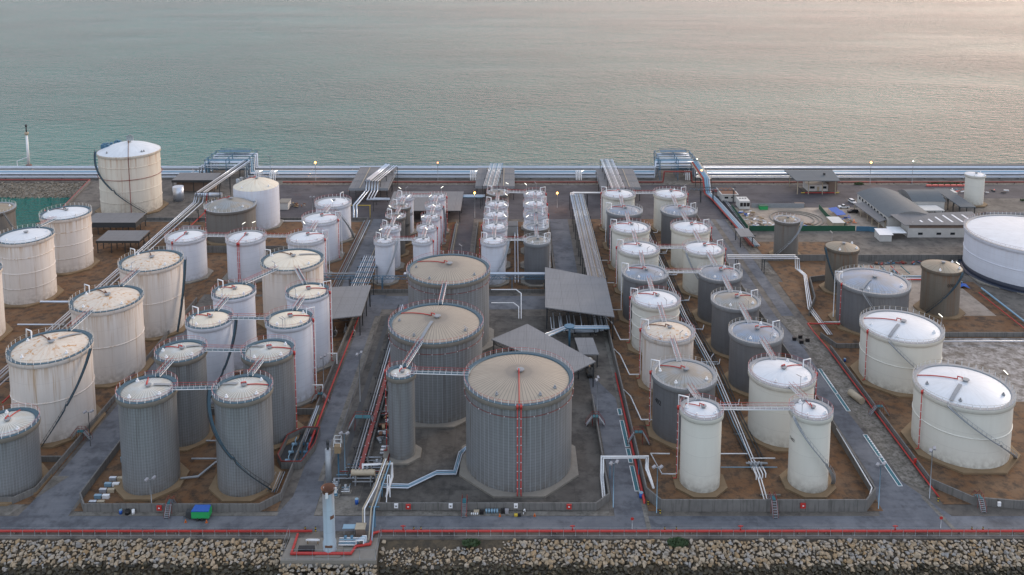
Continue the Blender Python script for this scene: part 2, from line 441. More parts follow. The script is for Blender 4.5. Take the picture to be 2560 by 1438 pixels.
# land slab with the dock basin cut out at the left
b = MB(); poly = [(-400,185.2),(400,185.2),(400,488.6),(-400,488.6),(-400,464),(-222,464),(-208,385),(-400,385)]
b.prism(poly, -6, 0); struct('ground', b, 'land')
def sheet(name, mat, polys, z=.03):
    b = MB()
    for p in polys:
        if len(p) == 4 and not isinstance(p[0], tuple): x0,x1,y0,y1 = p; p = [(x0,y0),(x1,y0),(x1,y1),(x0,y1)]
        b.add([(x,y,z) for x,y in p], [list(range(len(p)))])
    return struct(name, b, mat)
sheet('road_front', 'asphalt', [(-400,400,187.6,192.8)], .03)
sheet('road_west', 'asphalt', [[(-113.5,192.8),(-102,192.8),(-102.5,200),(-104,300),(-111,300),(-112,205)]], .034)
sheet('road_centre', 'asphalt', [[(-54.5,192.8),(-45.6,192.8),(-45.8,205),(-46,318),(-52,318),(-52,200)], (-45.9,31,305.5,317)], .038)
sheet('road_north_west', 'asphalt', [(-63.8,-57,317,404)], .042)
sheet('road_middle', 'asphalt_dark', [(-24,-17.5,317,404)], .044)
sheet('road_north_middle', 'asphalt', [(17.2,25.5,317,404)], .046)
sheet('road_east_centre', 'asphalt', [[(23.6,192.8),(31,192.8),(29.7,203),(29.7,245),(25,256),(10,262),(4,256),(20,248),(23.8,240)]], .05)
sheet('road_east', 'asphalt', [[(84.5,192.8),(101,192.8),(95,206),(93.2,246),(93.5,275),(91.4,300),(91.4,404),(80,404),(86,296),(88,280),(88.3,206)], (93.6,97.8,276,404)], .052)
sheet('yard', 'asphalt_dark', [[(-128,404),(104,404),(104,422),(165,422),(165,459),(-128,459)], (165,300,436,459)], .032)
sheet('verge_front', 'kerb', [(-101,-54,192.9,194.2), (-30,22.5,192.9,194.5), [(-131,193),(-116,193),(-112,201),(-109,208),(-113,208),(-117,198),(-131,196)], (-400,-131,193,196)], .06)
sheet('verge_far', 'gravel', [(-128,300,459.1,466)], .056)
sheet('verge_east', 'gravel', [[(95.4,206),(101,200),(100.5,275),(97.5,300),(91.5,300),(94.6,275),(95,246)], (98,102.5,338,404)], .07)
sheet('verge_middle', 'kerb', [(-47.4,-46,206,300),(30.2,31.3,204,300),(-45.5,-33,193,200)], .066)
# bund floors
sheet('bund_floor_west', 'earth', [(-101.5,-54.4,194.5,316.5), (-205,-113,197,400), (-112.9,-66,318.5,400)], .08)
sheet('bund_floor_centre', 'concfloor', [(-36,23,194.6,300)], .08)
sheet('bund_floor_inner', 'earth', [(-56,-25,321,400), (-15,16,321,400)], .08)
sheet('bund_floor_east', 'earth', [(31.6,86,194.5,404)], .08)
sheet('bund_floor_far_east', 'earth', [(101,260,197,274), (101,175,274.1,330), (103,135,330.1,374)], .08)
sheet('rubble_ground', 'scrub', [(133,260,243,283)], .09)
sheet('pump_court', 'sand', [(128,168,300,347)], .095)
sheet('construction_site', 'sand', [(104.5,169,388,421)], .06)
sheet('process_floor', 'concfloor', [(-45.3,-36.1,200,300)], .085)
b = MB()                                                            # flare platform on the rock slope
b.prism([(-49.5,178),(-29,178),(-29.5,185.3),(-49,185.3)], -1.6, .1); struct('flare_platform', b, 'conc')

# sea wall, embankment
b = MB()
b.box(-400,-222,488.6,491.5,-6,.3); b.box(-222,92,488.6,491.5,-6,.4); b.box(92,400,488.6,492.2,-6,2.6)
b.box(-400,400,491.5,494,-6,-1.0)
tag(b.build('sea_wall','wallc'), 'long stained concrete sea wall running along the far shore behind the pipelines', 'sea wall')

# rock slopes
def rock(r, k=13):
    bm = bmesh.new()
    for _ in range(k):
        v = Vector((R_.gauss(0,1),R_.gauss(0,1),R_.gauss(0,1))).normalized()
        v = Vector((v.x*1.0, v.y*.85, v.z*.7)) * R_.uniform(.8,1.1) * r
        bm.verts.new(v)
    bmesh.ops.convex_hull(bm, input=bm.verts)
    for v in [v for v in bm.verts if not v.link_faces]: bm.verts.remove(v)
    bm.normal_update()
    vs = [tuple(v.co) for v in bm.verts]; bm.verts.index_update(); fs = [[v.index for v in f.verts] for f in bm.faces]
    bm.free(); return vs, fs
def rock_mat(name, a, c, d, wet=False):
    b = NB(name); o = b.obj()
    g = b.n('ShaderNodeNewGeometry'); rc = b.n('ShaderNodeValToRGB'); el = rc.color_ramp.elements
    el[0].color = (*a,1); el[1].color = (*c,1); el[1].position = 1
    e = el.new(.5); e.color = (*d,1); rc.color_ramp.interpolation = 'LINEAR'
    oi = b.n('ShaderNodeObjectInfo')
    r = b.math('FRACT', b.math('ADD', g.outputs['Random Per Island'], oi.outputs['Random']))
    b.l(r, rc.inputs[0])
    col = b.mix(b.noise(o, 1.6, 5, .65, .42, .7), rc.outputs[0], shade(d, .4))
    return b.out(col, .5 if wet else .85, bump=b.noise(o, 3, 5), bs=.6, bd=.1)
M['rockdry'] = rock_mat('dry_tan_rock', (.30,.20,.10), (.27,.27,.27), (.40,.33,.24))
M['rockwet'] = rock_mat('wet_dark_rock', (.06,.048,.022), (.10,.085,.05), (.022,.02,.012), True)
PROTO = [rock(1.0) for _ in range(14)]
def slope_z(y): return -.25 - max(0, (185.0 - y)) * .36
dry = MB(); wet = MB(); big = []
y = 184.5
while y > 170.5:
    x = -128.0
    while x < 128:
        px = x + R_.uniform(-.25,.25); py = y + R_.uniform(-.3,.3)
        small = -28 < px < 2 and py > 179 and R_.random() < .8
        if (-50 < px < -28.4 and py > 177.6) or (-28 < px < -2 and py > 183.2) or (34 < px < 40 and py > 183.6 and R_.random() < .7):
            x += .8; continue
        r = R_.choice((.34,.41,.48,.58,.74))*R_.uniform(.9,1.1) * (.55 if small else 1) * (1.15 if R_.random() < .12 else 1)
        rot = Matrix.Rotation(R_.uniform(0,6.28),3,'Z') @ Matrix.Rotation(R_.uniform(-.6,.6),3,'X')
        k = R_.randrange(len(PROTO)); z = slope_z(py) + r*.25
        iswet = z < -2.15 + R_.uniform(-.3,.3)
        big.append((r * (1.0 if not iswet else .9), px, py, z, k, rot, iswet, r))
        x += r*1.48
    y -= .66
for i in range(110):
    px = -49.5+i*.19+R_.uniform(-.2,.2); py = R_.choice((177.6,177.0,176.4))+R_.uniform(-.2,.2); r = R_.uniform(.4,.62); k = R_.randrange(len(PROTO))
    big.append((r, px, py, -.75-(177.7-py)*.8, k, Matrix.Rotation(R_.uniform(0,6.28),3,'Z'), False, r))
big.sort(key=lambda q: -q[0])
pm = []
for k,(vs,fs) in enumerate(PROTO):
    for mt in ('rockdry','rockwet'):
        me = bpy.data.meshes.new('boulder'); me.from_pydata(vs,[],fs); me.materials.append(M[mt]); me.update(); pm.append(me)
for i,(kk,px,py,z,k,rot,iw,r) in enumerate(big):
    if i < 300:
        o = bpy.data.objects.new('boulder', pm[k*2+(1 if iw else 0)]); C.objects.link(o)
        o.matrix_world = Matrix.Translation((px,py,z)) @ rot.to_4x4() @ Matrix.Scale(r,4)
        tag(o, 'dark wet angular boulder low on the rock slope at the near shore' if iw else 'large pale tan angular boulder on the rock slope at the near shore', 'boulder', 'boulders of the near rock slope')
    else:
        vs, fs = PROTO[k]
        (wet if iw else dry).add([rot @ Vector(v) * r + Vector((px,py,z)) for v in vs], fs)
rs = MB(); rs.sm = []
for a,c in ((dry,'rockdry'),(wet,'rockwet')):
    tag(a.build('rubble_slope', c, None, (0,180,0)), ('pale tan' if c=='rockdry' else 'dark wet')+' rubble covering the near rock slope', 'rubble', None, 'stuff')
b = MB(); b.add([(-400,185.3,-.3),(400,185.3,-.3),(400,168,-6.6),(-400,168,-6.6)], [(3,2,1,0)])
M['bankearth'] = ground_mat('dark_bank_earth', (.05,.04,.026), (.10,.075,.045), (.03,.026,.02), .4)
struct('rock_bank', b, 'bankearth')
# embankment of small rocks on the far side of the dock basin
b = MB()
for i in range(1500):
    x = R_.uniform(-330,-214); y = R_.uniform(447,464.5); vs, fs = R_.choice(PROTO); r = R_.uniform(.4,.8)
    z = -3.6 + (y-447)/17*3.5
    b.add([(x+v[0]*r, y+v[1]*r, z+v[2]*r) for v in vs], fs)
b.add([(-400,446,-4),(-208,446,-4),(-208,465,-.1),(-400,465,-.1)], [(0,1,2,3)])
M['rockgrey'] = rock_mat('brown_grey_rock', (.26,.22,.17), (.32,.29,.25), (.18,.155,.12))
tag(b.build('rubble_embankment','rockgrey',None,(-260,450,-3)), 'brown grey rubble embankment behind the small dock basin', 'rubble', None, 'stuff')

# ------------------------------------------------------------------ tanks
OCT = [(cos(pi/8+k*pi/4)/cos(pi/8), sin(pi/8+k*pi/4)/cos(pi/8)) for k in range(8)]
def lamp_on(root, x, y, z, h=3.2, lit=False, ang=0, tilt=.5):
    b = MB(); b.tube([(x,y,z),(x,y,z+h)], .06, 5)
    p = b.build('lamp_post', 'lampoff', root)
    q = MB(); d = Vector((cos(ang), sin(ang), tilt)).normalized()
    q.beam(Vector((x,y,z+h))-d*.2, Vector((x,y,z+h))+d*1.15, .17, .12)
    q.build('lamp_tube', 'lit' if lit else 'lampoff', p)
def dome_z(Rr, rise, r): return rise*(1-(r/Rr)**2)
def tank(key, X, Y, Rr, H, shell, roof, label, walk='bluewalk', rise=.13, stair=None, pipe=pi*.85, riser=None, bow=None,
         lamps=(), rail='red', band=True, pad=True, bands=0, group=None, zb=.6, redring=None, walkring=True, topladder=None):
    t = thing('storage_tank', label, 'storage tank', (X,Y,0), group)
    rs = Rr - (.45 if band else 0)                                   # shell radius
    n = 72 if Rr > 6 else 48
    b = MB(); b.lathe([(rs,zb),(rs,H-.05)], n, (X,Y)); b.build('shell', shell, t)
    if bands:
        b = MB()
        for k in range(bands):
            z = zb + (H-zb)*(k+1)/(bands+1)
            b.lathe([(rs,z-.14),(rs+.16,z-.1),(rs+.16,z+.1),(rs,z+.14)], n, (X,Y))
        b.build('stiffening_ring', shell, t)
    if pad:
        b = MB(); k = Rr+1.0
        b.prism([(X+a*k, Y+c*k) for a,c in OCT], .1, zb); b.build('foundation_pad', 'conc' if (-40 < X < 30) or shell == 'bluewhite' else 'padtan', t)
    ri = Rr - (1.1 if walkring else .05)                              # roof radius
    rz = H - .15; RH = Rr*rise
    b = MB(); pr = [(ri*(1-k/9), rz+RH*(1-(1-k/9)**2)) for k in range(9)] + [(.02, rz+RH)]
    b.lathe(pr, n, (X,Y)); b.build('roof', roof, t)
    if band:
        b = MB(); b.lathe([(rs,H-1.25),(Rr,H-1.1),(Rr,H+.02)], n, (X,Y)); b.build('top_band', shell if shell not in ('greyclad','greyrib') else ('conc' if shell=='greyclad' else 'greywalk'), t)
    if walkring:
        b = MB(); b.lathe([(Rr,H+.02),(Rr+.02,H+.12),(Rr-.95,H+.12),(ri-.05,H-.05)], n, (X,Y), False); b.build('walkway', walk, t)
        # handrail: posts, mid rail, top rail
        b = MB(); m = max(16, int(2*pi*Rr/1.7)); rr = Rr-.06
        for k in range(m):
            a = 2*pi*k/m; b.box(X+rr*cos(a)-.045, X+rr*cos(a)+.045, Y+rr*sin(a)-.045, Y+rr*sin(a)+.045, H+.1, H+1.25)
        b.mi = 1
        for z,r in ((H+1.22,.036),(H+.68,.022)):
            b.tube([(X+rr*cos(2*pi*k/n), Y+rr*sin(2*pi*k/n), z) for k in range(n)], r, 4, closed=True)
        b.build('handrail', ['white', rail], t)
    # foam pipe over the roof, centre vent
    if pipe is not None:
        b = MB(); P = []
        for k in range(9):
            r = ri*(1-k/9.2); P.append((X+r*cos(pipe), Y+r*sin(pipe), rz+RH*(1-(r/ri)**2)+.18))
        x,y,z = P[-1]; ux,uy = cos(pipe),sin(pipe)
        P += [(x,y,z+.7),(x-ux*1.1,y-uy*1.1,z+.7),(x-ux*1.1,y-uy*1.1,z+.1)]
        b.tube(P, .13 if Rr>6 else .1, 6); b.build('foam_pipe', 'red' if shell not in ('rustwhite','yellowwhite') else 'rust', t)
    b = MB(); vr = .35+.02*Rr
    b.cyl((X+.4,Y-.2), vr, rz+RH-.1, rz+RH+.45, 12); b.cyl((X+.4,Y-.2), vr*1.6, rz+RH+.45, rz+RH+.6, 12)
    b.build('roof_vent', 'greywalk', t)
    for a in (pipe+.5 if pipe else .5, -.6, -2.1):
        rr = ri*.84; x,y = X+rr*cos(a), Y+rr*sin(a); z = rz+RH*(1-.84**2)
        b = MB(); b.cyl((x,y), .42, z-.1, z+.35, 10); b.cyl((x,y), .2, z+.3, z+.8, 8)
        b.build('roof_fitting', 'white' if Rr < 12 else 'greywalk', t)
    if riser is not None:                                            # red riser down the wall with brackets
        for q,a in enumerate(riser):
            b = MB(); rr = Rr+.28; x,y = X+rr*cos(a), Y+rr*sin(a)
            b.tube([(x-.5*cos(a),y-.5*sin(a),H+.5),(x,y,H+.3),(x,y,zb+.3),(x+.9*cos(a),y+.9*sin(a),zb+.2)], .115, 6)
            b.cyl((x,y), .3, H-.5, H+.4, 8)
            b.mi = 1; z = zb+1.5
            while z < H-1: b.box(x-.16,x+.16,y-.16,y+.16,z,z+.1); z += 2.2
            b.build('riser_pipe', ['red','white'], t)
    if bow is not None:                                              # white goose-neck pipe over the rim
        a = bow; da = .9/Rr; rr = Rr+.35
        b = MB()
        p1 = (X+rr*cos(a), Y+rr*sin(a)); p2 = (X+(Rr-1.9)*cos(a), Y+(Rr-1.9)*sin(a))
        b.tube([(p2[0],p2[1],H+.1),(p2[0],p2[1],H+2.3),(p1[0],p1[1],H+2.3),(p1[0],p1[1],zb+.4)], .14, 6)
        b.build('vent_pipe', 'white', t)
    if stair is not None:                                            # spiral stair hugging the wall
        a0,a1,side = stair; rr = Rr+.75; b = MB(); c = MB(); N = 40
        P = []
        for k in range(N+1):
            f = k/N; a = a0+(a1-a0)*f; z = H-(H-zb)*f
            if .55 < f < .6: z = H-(H-zb)*.55
            P.append((a,z))
        for k in range(N):
            (a,z),(a2,z2) = P[k],P[k+1]
            p = [(X+(rr-.45)*cos(a),Y+(rr-.45)*sin(a),z),(X+(rr+.4)*cos(a),Y+(rr+.4)*sin(a),z),(X+(rr+.4)*cos(a2),Y+(rr+.4)*sin(a2),z2),(X+(rr-.45)*cos(a2),Y+(rr-.45)*sin(a2),z2)]
            b.poly3(p, .18)
        for dz,r in ((1.05,.05),(.1,.10)):
            c.tube([(X+(rr+.42)*cos(a),Y+(rr+.42)*sin(a),z+dz) for a,z in P], r, 4)
        for k in range(0,N+1,2):
            a,z = P[k]; x,y = X+(rr+.42)*cos(a),Y+(rr+.42)*sin(a); c.box(x-.03,x+.03,y-.03,y+.03,z,z+1.05)
        st = b.build('stairway', 'galv' if walk!='bluewalk' else 'bluewalk', t); c.build('stair_rail', 'galv' if walk!='bluewalk' else 'dark', st)
    if topladder is not None:
        a = topladder; b = MB(); P = []
        for k in range(6):
            r = ri*(.95-.14*k); P.append((X+r*cos(a), Y+r*sin(a), rz+RH*(1-(r/ri)**2)+.3))
        for k in range(5): b.beam(P[k],P[k+1],.9,.08)
        b.build('roof_ladder', 'greywalk', t)
    if redring:
        b = MB(); z = H-redring; b.tube([(X+(rs+.3)*cos(2*pi*k/n), Y+(rs+.3)*sin(2*pi*k/n), z) for k in range(n)], .07, 5, closed=True)
        b.mi = 1
        for k in range(0,n,3):
            x,y = X+(rs+.42)*cos(2*pi*k/n), Y+(rs+.42)*sin(2*pi*k/n); b.box(x-.09,x+.09,y-.09,y+.09,z-.09,z+.09)
        b.build('spray_ring', ['darkred','white'], t)
    for a,lit in lamps:
        lamp_on(t, X+(Rr-.1)*cos(a), Y+(Rr-.1)*sin(a), H+.1, R_.uniform(2.6,3.4), lit, R_.choice((.6,2.4,2.8,.3)), R_.uniform(.3,.8))
    return t

T = {
'L0':(-121.4,204.5,7.19,15.9),
'L1':(-123.9,231.2,10.54,22.4),
'L2':(-122.3,261.8,10.37,22.7),
'L3':(-120.7,291.7,10.26,23.2),
'L4':(-176.2,317.0,9.52,23.0),
'L5':(-176.1,346.6,9.43,21.8),
'L6':(-221.1,372.6,9.65,15.0),
'L7':(-176.4,284.4,8.83,22.4),
'BigL':(-181.7,420.6,14.13,28.5),
'D2':(-115.1,396.6,10.00,18.4),
'D1':(-122.1,381.1,10.97,14.0),
'M4':(-77.5,356.2,7.71,16.5),
'M5':(-77.1,379.2,7.82,15.9),
'M6':(-75.1,298.4,10.68,21.0),
'N2':(-62.8,266.9,6.79,22.9),
'N4':(-63.6,247.0,6.78,23.0),
'G2':(-64.2,226.7,6.95,23.4),
'GA':(-87.9,206.1,7.02,23.8),
'GB':(-64.7,205.6,7.09,24.2),
'C1':(1.7,213.9,13.70,22.7),
'C2':(-21.4,243.6,13.41,23.4),
'C3':(-20.6,282.4,13.57,23.9),
'C4':(-28.1,217.2,3.80,22.3),
'A5':(-48.2,331.1,4.12,16.1),
'S1':(-7.0,330.8,5.00,16.2),
'E8':(45.9,228.6,8.63,16.0),
'E9':(45.6,205.2,5.25,19.2),
'F8':(71.6,227.6,8.71,16.9),
'F9':(71.8,205.0,5.13,19.2),
'R1':(200.9,338.7,23.55,16.0),
'R2':(116.2,257.7,11.74,15.9),
'R3':(116.8,221.6,12.06,16.3),
'R4':(122.3,294.5,11.86,15.0),
'R5':(150.2,304.6,6.74,16.3),
'R6':(122.1,323.0,6.05,16.7),
'R7':(112.2,358.1,5.28,15.3),
'R8':(224.0,427.1,4.73,14.9),
'M1':(-125.3,336.5,7.75,15.9),
'M2':(-102.0,335.5,7.62,15.9),
'M3':(-78.5,335.2,7.71,15.9),
'N1':(-85.5,266.9,6.65,23.0),
'N3':(-86.4,246.9,6.61,23.0),
'G1':(-86.8,225.7,6.60,23.8),
'A1':(-46.8,386.0,4.01,16.1),
'A2':(-47.1,372.9,4.30,16.1),
'A3':(-47.7,359.9,4.23,16.1),
'A4':(-47.8,345.7,4.04,16.1),
'B1':(-32.7,386.6,4.03,16.1),
'B2':(-33.0,373.1,3.98,16.1),
'B3':(-33.2,359.2,4.08,16.1),
'B4':(-33.6,346.2,4.09,16.1),
'B5':(-33.9,331.4,4.07,16.1),
'S2':(-6.7,346.9,5.07,16.2),
'S3':(-6.6,361.9,5.03,16.2),
'S4':(-6.4,375.9,4.97,16.2),
'S5':(-6.2,392.6,5.17,16.2),
'T1':(9.4,330.9,5.14,16.2),
'T2':(9.5,346.5,5.14,16.2),
'T3':(9.7,362.4,5.12,16.2),
'T4':(9.8,376.6,5.06,16.2),
'T5':(10.0,391.2,4.89,16.2),
'E1':(47.4,391.4,7.53,16.0),
'E2':(47.1,368.0,7.65,16.0),
'E3':(46.9,346.4,7.79,16.0),
'E4':(46.8,323.0,7.86,16.0),
'E5':(45.8,299.4,7.93,16.0),
'E6':(46.0,277.4,7.90,16.0),
'E7':(46.0,254.3,7.86,16.0),
'F1':(70.3,391.4,7.49,16.0),
'F2':(69.9,368.0,7.63,16.0),
'F3':(70.6,346.5,7.88,16.0),
'F4':(70.8,322.9,7.75,16.0),
'F5':(71.4,299.1,7.58,16.0),
'F6':(71.3,276.4,7.78,16.0),
'F7':(71.6,253.5,7.85,16.0)
}
HP = pi/2
W,Rr_ = 'white','red'
def mk(k, *a, **kw): return tank(k, *T[k], *a, **kw)
GL='white and rust stained tanks on the west side'; GN='cream topped white tanks by the west road'; GG='grey clad tanks at the near west corner'
GM='white tanks in the north west bund'; GA_='slim tanks west of the middle road'; GS='slim tanks between the middle road and the long rack'
GE='tanks of the two long rows in the east bund'; GR='tanks in the far east bunds'; GC='grey clad tanks with beige roofs in the centre'
mk('L0','greyclad','r_beigepale','small grey clad tank with pale roof cut by the left edge, nearest the shore',pipe=HP,group=GG,rail='red')
mk('L1','rustwhite','r_rusty','large white tank with rust spotted roof and long stair, nearest in the west row',stair=(-.1,-1.4,0),pipe=2.3,bow=2.6,bands=1,group=GL,rail='tan',lamps=((-2.2,0),),topladder=1.0)
mk('L2','rustwhite','r_rusty','large white rust stained tank, second from the shore in the west row',pipe=2.3,bow=2.6,bands=1,group=GL,rail='tan',lamps=((-2.2,0),))
mk('L3','rustwhite','r_rusty','large white tank with heavily rusted roof, third in the west row',pipe=2.0,bow=2.6,bands=1,group=GL,rail='tan',stair=(.1,-.5,0),lamps=((-1.8,0),))
mk('L4','rustwhite','r_white','big white ringed tank by the left edge with a footbridge onto its roof',pipe=None,bands=3,group=GL,rail='tan')
mk('L5','rustwhite','r_white','big white ringed tank with red roof pipe beside the dock basin',pipe=2.6,bands=3,group=GL,rail='tan',riser=(2.9,))
mk('L6','browngrey','r_brown','grey brown tank cut by the left edge in front of the dock basin',group=GL,walk='greywalk',rail='tan',pipe=None,stair=(-.6,.1,0))
mk('L7','rustwhite','r_white','sliver of a pale tank with red riser at the left edge',pipe=None,riser=(-.35,),group=GL,rail='tan')
mk('D2','bluewhite','r_cream','white domed tank with rust runs beside the raised pipe bridge',walkring=False,band=False,rise=.32,pipe=2.4,bands=0,group=GM)
mk('D1','browngrey','r_tan','squat grey tank with tan domed roof in front of the white domed tank',rise=.28,pipe=2.5,walk='greywalk',rail='tan',group=GM,riser=(-2.4,))
lm = dict(walk='greywalk',rail='red',group=GM)
mk('M1','bluewhite','r_white','white tank with red roof pipe, leftmost of the three in the cross row',pipe=-1.9,riser=(-1.9,),**lm)
mk('M2','bluewhite','r_white','white tank with double red riser, middle of the cross row',pipe=-1.75,riser=(-1.7,-1.62),lamps=((2.0,1),(1.5,1)),**lm)
mk('M3','bluewhite','r_white','white tank with pale grey roof joined by footbridges, right end of the cross row',pipe=.6,riser=(-.35,),bow=.2,lamps=((1.9,1),),**lm)
mk('M4','bluewhite','r_white','white tank with brown rust run, behind the right end of the cross row',pipe=.6,riser=(-.35,),bow=.2,**lm)
mk('M5','bluewhite','r_white','white tank with diagonal wall stair, farthest of the three beside the north west road',pipe=None,stair=(-1.3,-.1,0),bow=1.2,lamps=((-1.4,1),),**lm)
mk('M6','rustwhite','r_cream','wide cream topped tank joined by two footbridges to smaller tanks in front',pipe=2.3,bow=2.8,stair=(-1.2,-.2,0),walk='bluewalk',rail='tan',group=GN,topladder=.5,lamps=((-1.9,0),))
ln = dict(rail='red',group=GN,bands=0)
mk('N1','bluewhite','r_cream','slim white tank with cream roof, back left of the group of four',pipe=2.6,bow=2.6,lamps=((-1.8,0),(-2.2,0)),**ln)
mk('N2','bluewhite','r_cream','slim white tank with cream roof and red riser, back right of the group of four',pipe=.35,riser=(-.12,),bow=.4,lamps=((-1.9,0),),**ln)
mk('N3','bluewhite','r_cream','slim white tank with a dark ladder like stair, front left of the group of four',pipe=2.6,bow=2.6,stair=(.15,-1.5,0),lamps=((-2.0,0),),**ln)
mk('N4','bluewhite','r_cream','slim white tank with red riser, front right of the group of four',pipe=.35,riser=(-.1,),bow=.4,lamps=((-1.6,0),(-1.5,0)),**ln)
lg = dict(rail='red',group=GG,walk='bluewalk')
mk('G1','greyclad','r_beigepale','grey clad tank, back left of the four at the near west corner',pipe=2.7,topladder=.6,lamps=((-.2,0),),**lg)
mk('G2','greyclad','r_beigepale','grey clad tank with red riser, back right of the four at the near west corner',pipe=.2,riser=(-.15,),topladder=2.7,lamps=((-2.0,0),),**lg)
mk('GA','greyclad','r_beigepale','grey clad tank, front left of the four at the near west corner',pipe=1.9,topladder=.3,**lg)
mk('GB','greyclad','r_beigepale','grey clad tank wrapped by a curved stair, front right of the near four',pipe=.3,stair=(-3.1,-.5,0),topladder=2.8,lamps=((-2.3,0),),**lg)
lc = dict(rail='red',group=GC,walk='bluewalk',rise=.14)
mk('C1','greyclad','r_beige','largest grey tank with beige segmented roof and a red pipe down its front',pipe=-HP,riser=(-HP-.03,-HP+.03),redring=2.9,**lc)
mk('C2','greyclad','r_beige','wide grey tank with beige segmented roof, middle of the three centre tanks',pipe=2.6,redring=2.9,topladder=-1.85,lamps=((-.8,0),),**lc)
mk('C3','greyclad','r_beige','wide grey tank with beige segmented roof, farthest of the three centre tanks',pipe=2.6,redring=2.9,lamps=((1.3,0),),**lc)
mk('C4','greyclad','r_beigepale','slim grey column tank with cluttered roof in front of the wide centre tanks',pipe=1.2,riser=(3.0,),rise=.08,rail='red',group=GC,walk='bluewalk')
names = ['nearest','second','third','fourth','farthest']
for i in range(5):
    k = 'A%d'%(5-i); d = k in ('A2','A3')
    mk(k,'browngrey' if d else 'bluewhite','r_tan' if d else 'r_white','slim %s tank, %s from shore in the left column west of the road'%('grey brown' if d else 'white',names[i]),
       walk='greywalk',rail='red',group=GA_,pipe=None,bow=2.5,stair=((-.2,-1.7,0) if k=='A5' else None),lamps=((.9,1),) if i%2 else ((1.6,0),(2.2,1)),rise=.16)
    mk('B%d'%(5-i),'bluewhite','r_white','slim white tank, %s in the right column beside the middle road'%names[i],
       walk='greywalk',rail='red',group=GA_,pipe=None,riser=(-.25,),lamps=((2.2,1),(1.2,0)) if i%2 else ((1.2,1),),rise=.16,stair=((-.6,.6,0) if i==3 else None))
for i in range(5):
    k = 'S%d'%(i+1); d = k=='S5'
    mk(k,'browngrey' if d else 'bluewhite','r_tan' if d else 'r_white','slim %s tank, %s in the column east of the middle road'%('grey' if d else 'white',names[i]),
       walk='greywalk',rail='red',group=GS,pipe=None,bow=2.6,riser=((3.0,) if i in (0,1) else None),stair=((-.15,-1.9,0) if i==0 else None),lamps=((.5,1),(1.7,0)) if i else (),rise=.16)
    k = 'T%d'%(i+1); s_,r_ = [('greyrib','r_tan'),('browngrey','r_grey'),('bluewhite','r_grey'),('bluewhite','r_white'),('bluewhite','r_white')][i]
    mk(k,s_,r_,'slim %s tank, %s in the column beside the long pipe rack'%({'greyrib':'dark ribbed','browngrey':'grey brown'}.get(s_,'white'),names[i]),
       walk='greywalk',rail='red' if i not in (0,1) else 'white',group=GS,pipe=None,bow=.4,riser=((-.2,) if i>1 else None),lamps=((2.4,1),(1.4,0)) if i else ((1.5,0),),rise=.16)
col = {'E1':('cream','r_white'),'E2':('greyrib','r_grey'),'E3':('cream','r_white'),'E4':('cream','r_white'),'E5':('greyrib','r_grey'),'E6':('cream','r_white'),'E7':('rustwhite','r_rusty'),'E8':('greyrib','r_tan'),
       'F1':('cream','r_white'),'F2':('greyrib','r_grey'),'F3':('cream','r_white'),'F4':('cream','r_white'),'F5':('greyrib','r_grey'),'F6':('greyrib','r_tan'),'F7':('greyrib','r_grey'),'F8':('cream','r_white')}
txt = {'E1':'cream tank with white dome, farthest in the left east row','E2':'dark ribbed tank with blue grey dome, second farthest in the left east row','E3':'cream tank with grey white dome, third from the far end of the left east row',
 'E4':'cream tank with white dome, just behind a dark ribbed tank in the left east row','E5':'dark ribbed tank with blue grey dome beside the raised canopy roof','E6':'cream tank with three rings on its wall and red riser in the left east row',
 'E7':'pale tank with rust freckled roof in the left east row','E8':'dark ribbed tank with tan roof behind the slim cream tank of the left east row',
 'F1':'cream tank with white dome, farthest in the right east row','F2':'dark ribbed tank with bright bluish dome, second farthest in the right east row','F3':'cream tank with pale dome, third from the far end of the right east row',
 'F4':'cream tank with a thin wall stair, fourth farthest in the right east row','F5':'dark ribbed tank, fifth from the far end of the right east row','F6':'dark ribbed tank with tan roof, sixth from the far end of the right east row',
 'F7':'dark ribbed tank with blue grey roof behind the wide cream tank','F8':'wide cream tank with bright dome behind the near right slim cream tank'}
for k,(s_,r_) in col.items():
    left = k[0]=='E'
    mk(k,s_,r_,txt[k],walk='greywalk',rail='red' if s_!='greyrib' else 'tan',group=GE,pipe=2.5 if left else .55,bow=2.75 if left else .35,
       riser=((3.05,) if left else (-.1,)) if s_!='greyrib' or k=='E8' else None,bands=3 if k=='E6' else 0,rise=.15,
       lamps=((-1.3,0),) if k not in ('E1','F1','E8') else ((.4,0),),stair=(-2.6,-1.5,0) if k=='F4' else None)
mk('E9','cream','r_white','slim cream tank with bright roof, near left corner of the east bund',walk='greywalk',rail='red',group=GE,pipe=2.5,bow=2.7,riser=(3.0,),rise=.12)
mk('F9','cream','r_white','slim cream tank with a wall stair, near right corner of the east bund',walk='greywalk',rail='red',group=GE,pipe=HP,stair=(-2.6,-.15,0),rise=.12,lamps=((-2.3,0),))
lr = dict(group=GR,walk='greywalk',rail='tan')
mk('R1','bluewhite','r_white','huge low white tank with dark base cut by the right edge',rise=.06,pipe=None,bands=1,group=GR,walk='greywalk',rail='darkred')
mk('R2','cream','r_white','wide cream tank with white dome behind the nearest east tank',pipe=2.6,riser=(-2.85,),stair=(-2.25,-.9,0),bands=1,topladder=-2.3,rise=.13,lamps=((-.05,1),),**lr)
mk('R3','cream','r_white','wide cream tank with white dome, nearest at the right edge',pipe=2.6,riser=(-2.9,),stair=(-2.3,-.55,0),bands=1,topladder=-2.3,rise=.13,lamps=((.1,1),),**lr)
mk('R4','greyrib','r_grey','wide ribbed tank with streaked blue grey dome and red riser at its left',pipe=None,riser=(-2.9,),bow=2.9,stair=(-2.2,-1.4,0),topladder=-2.3,rise=.13,**lr)
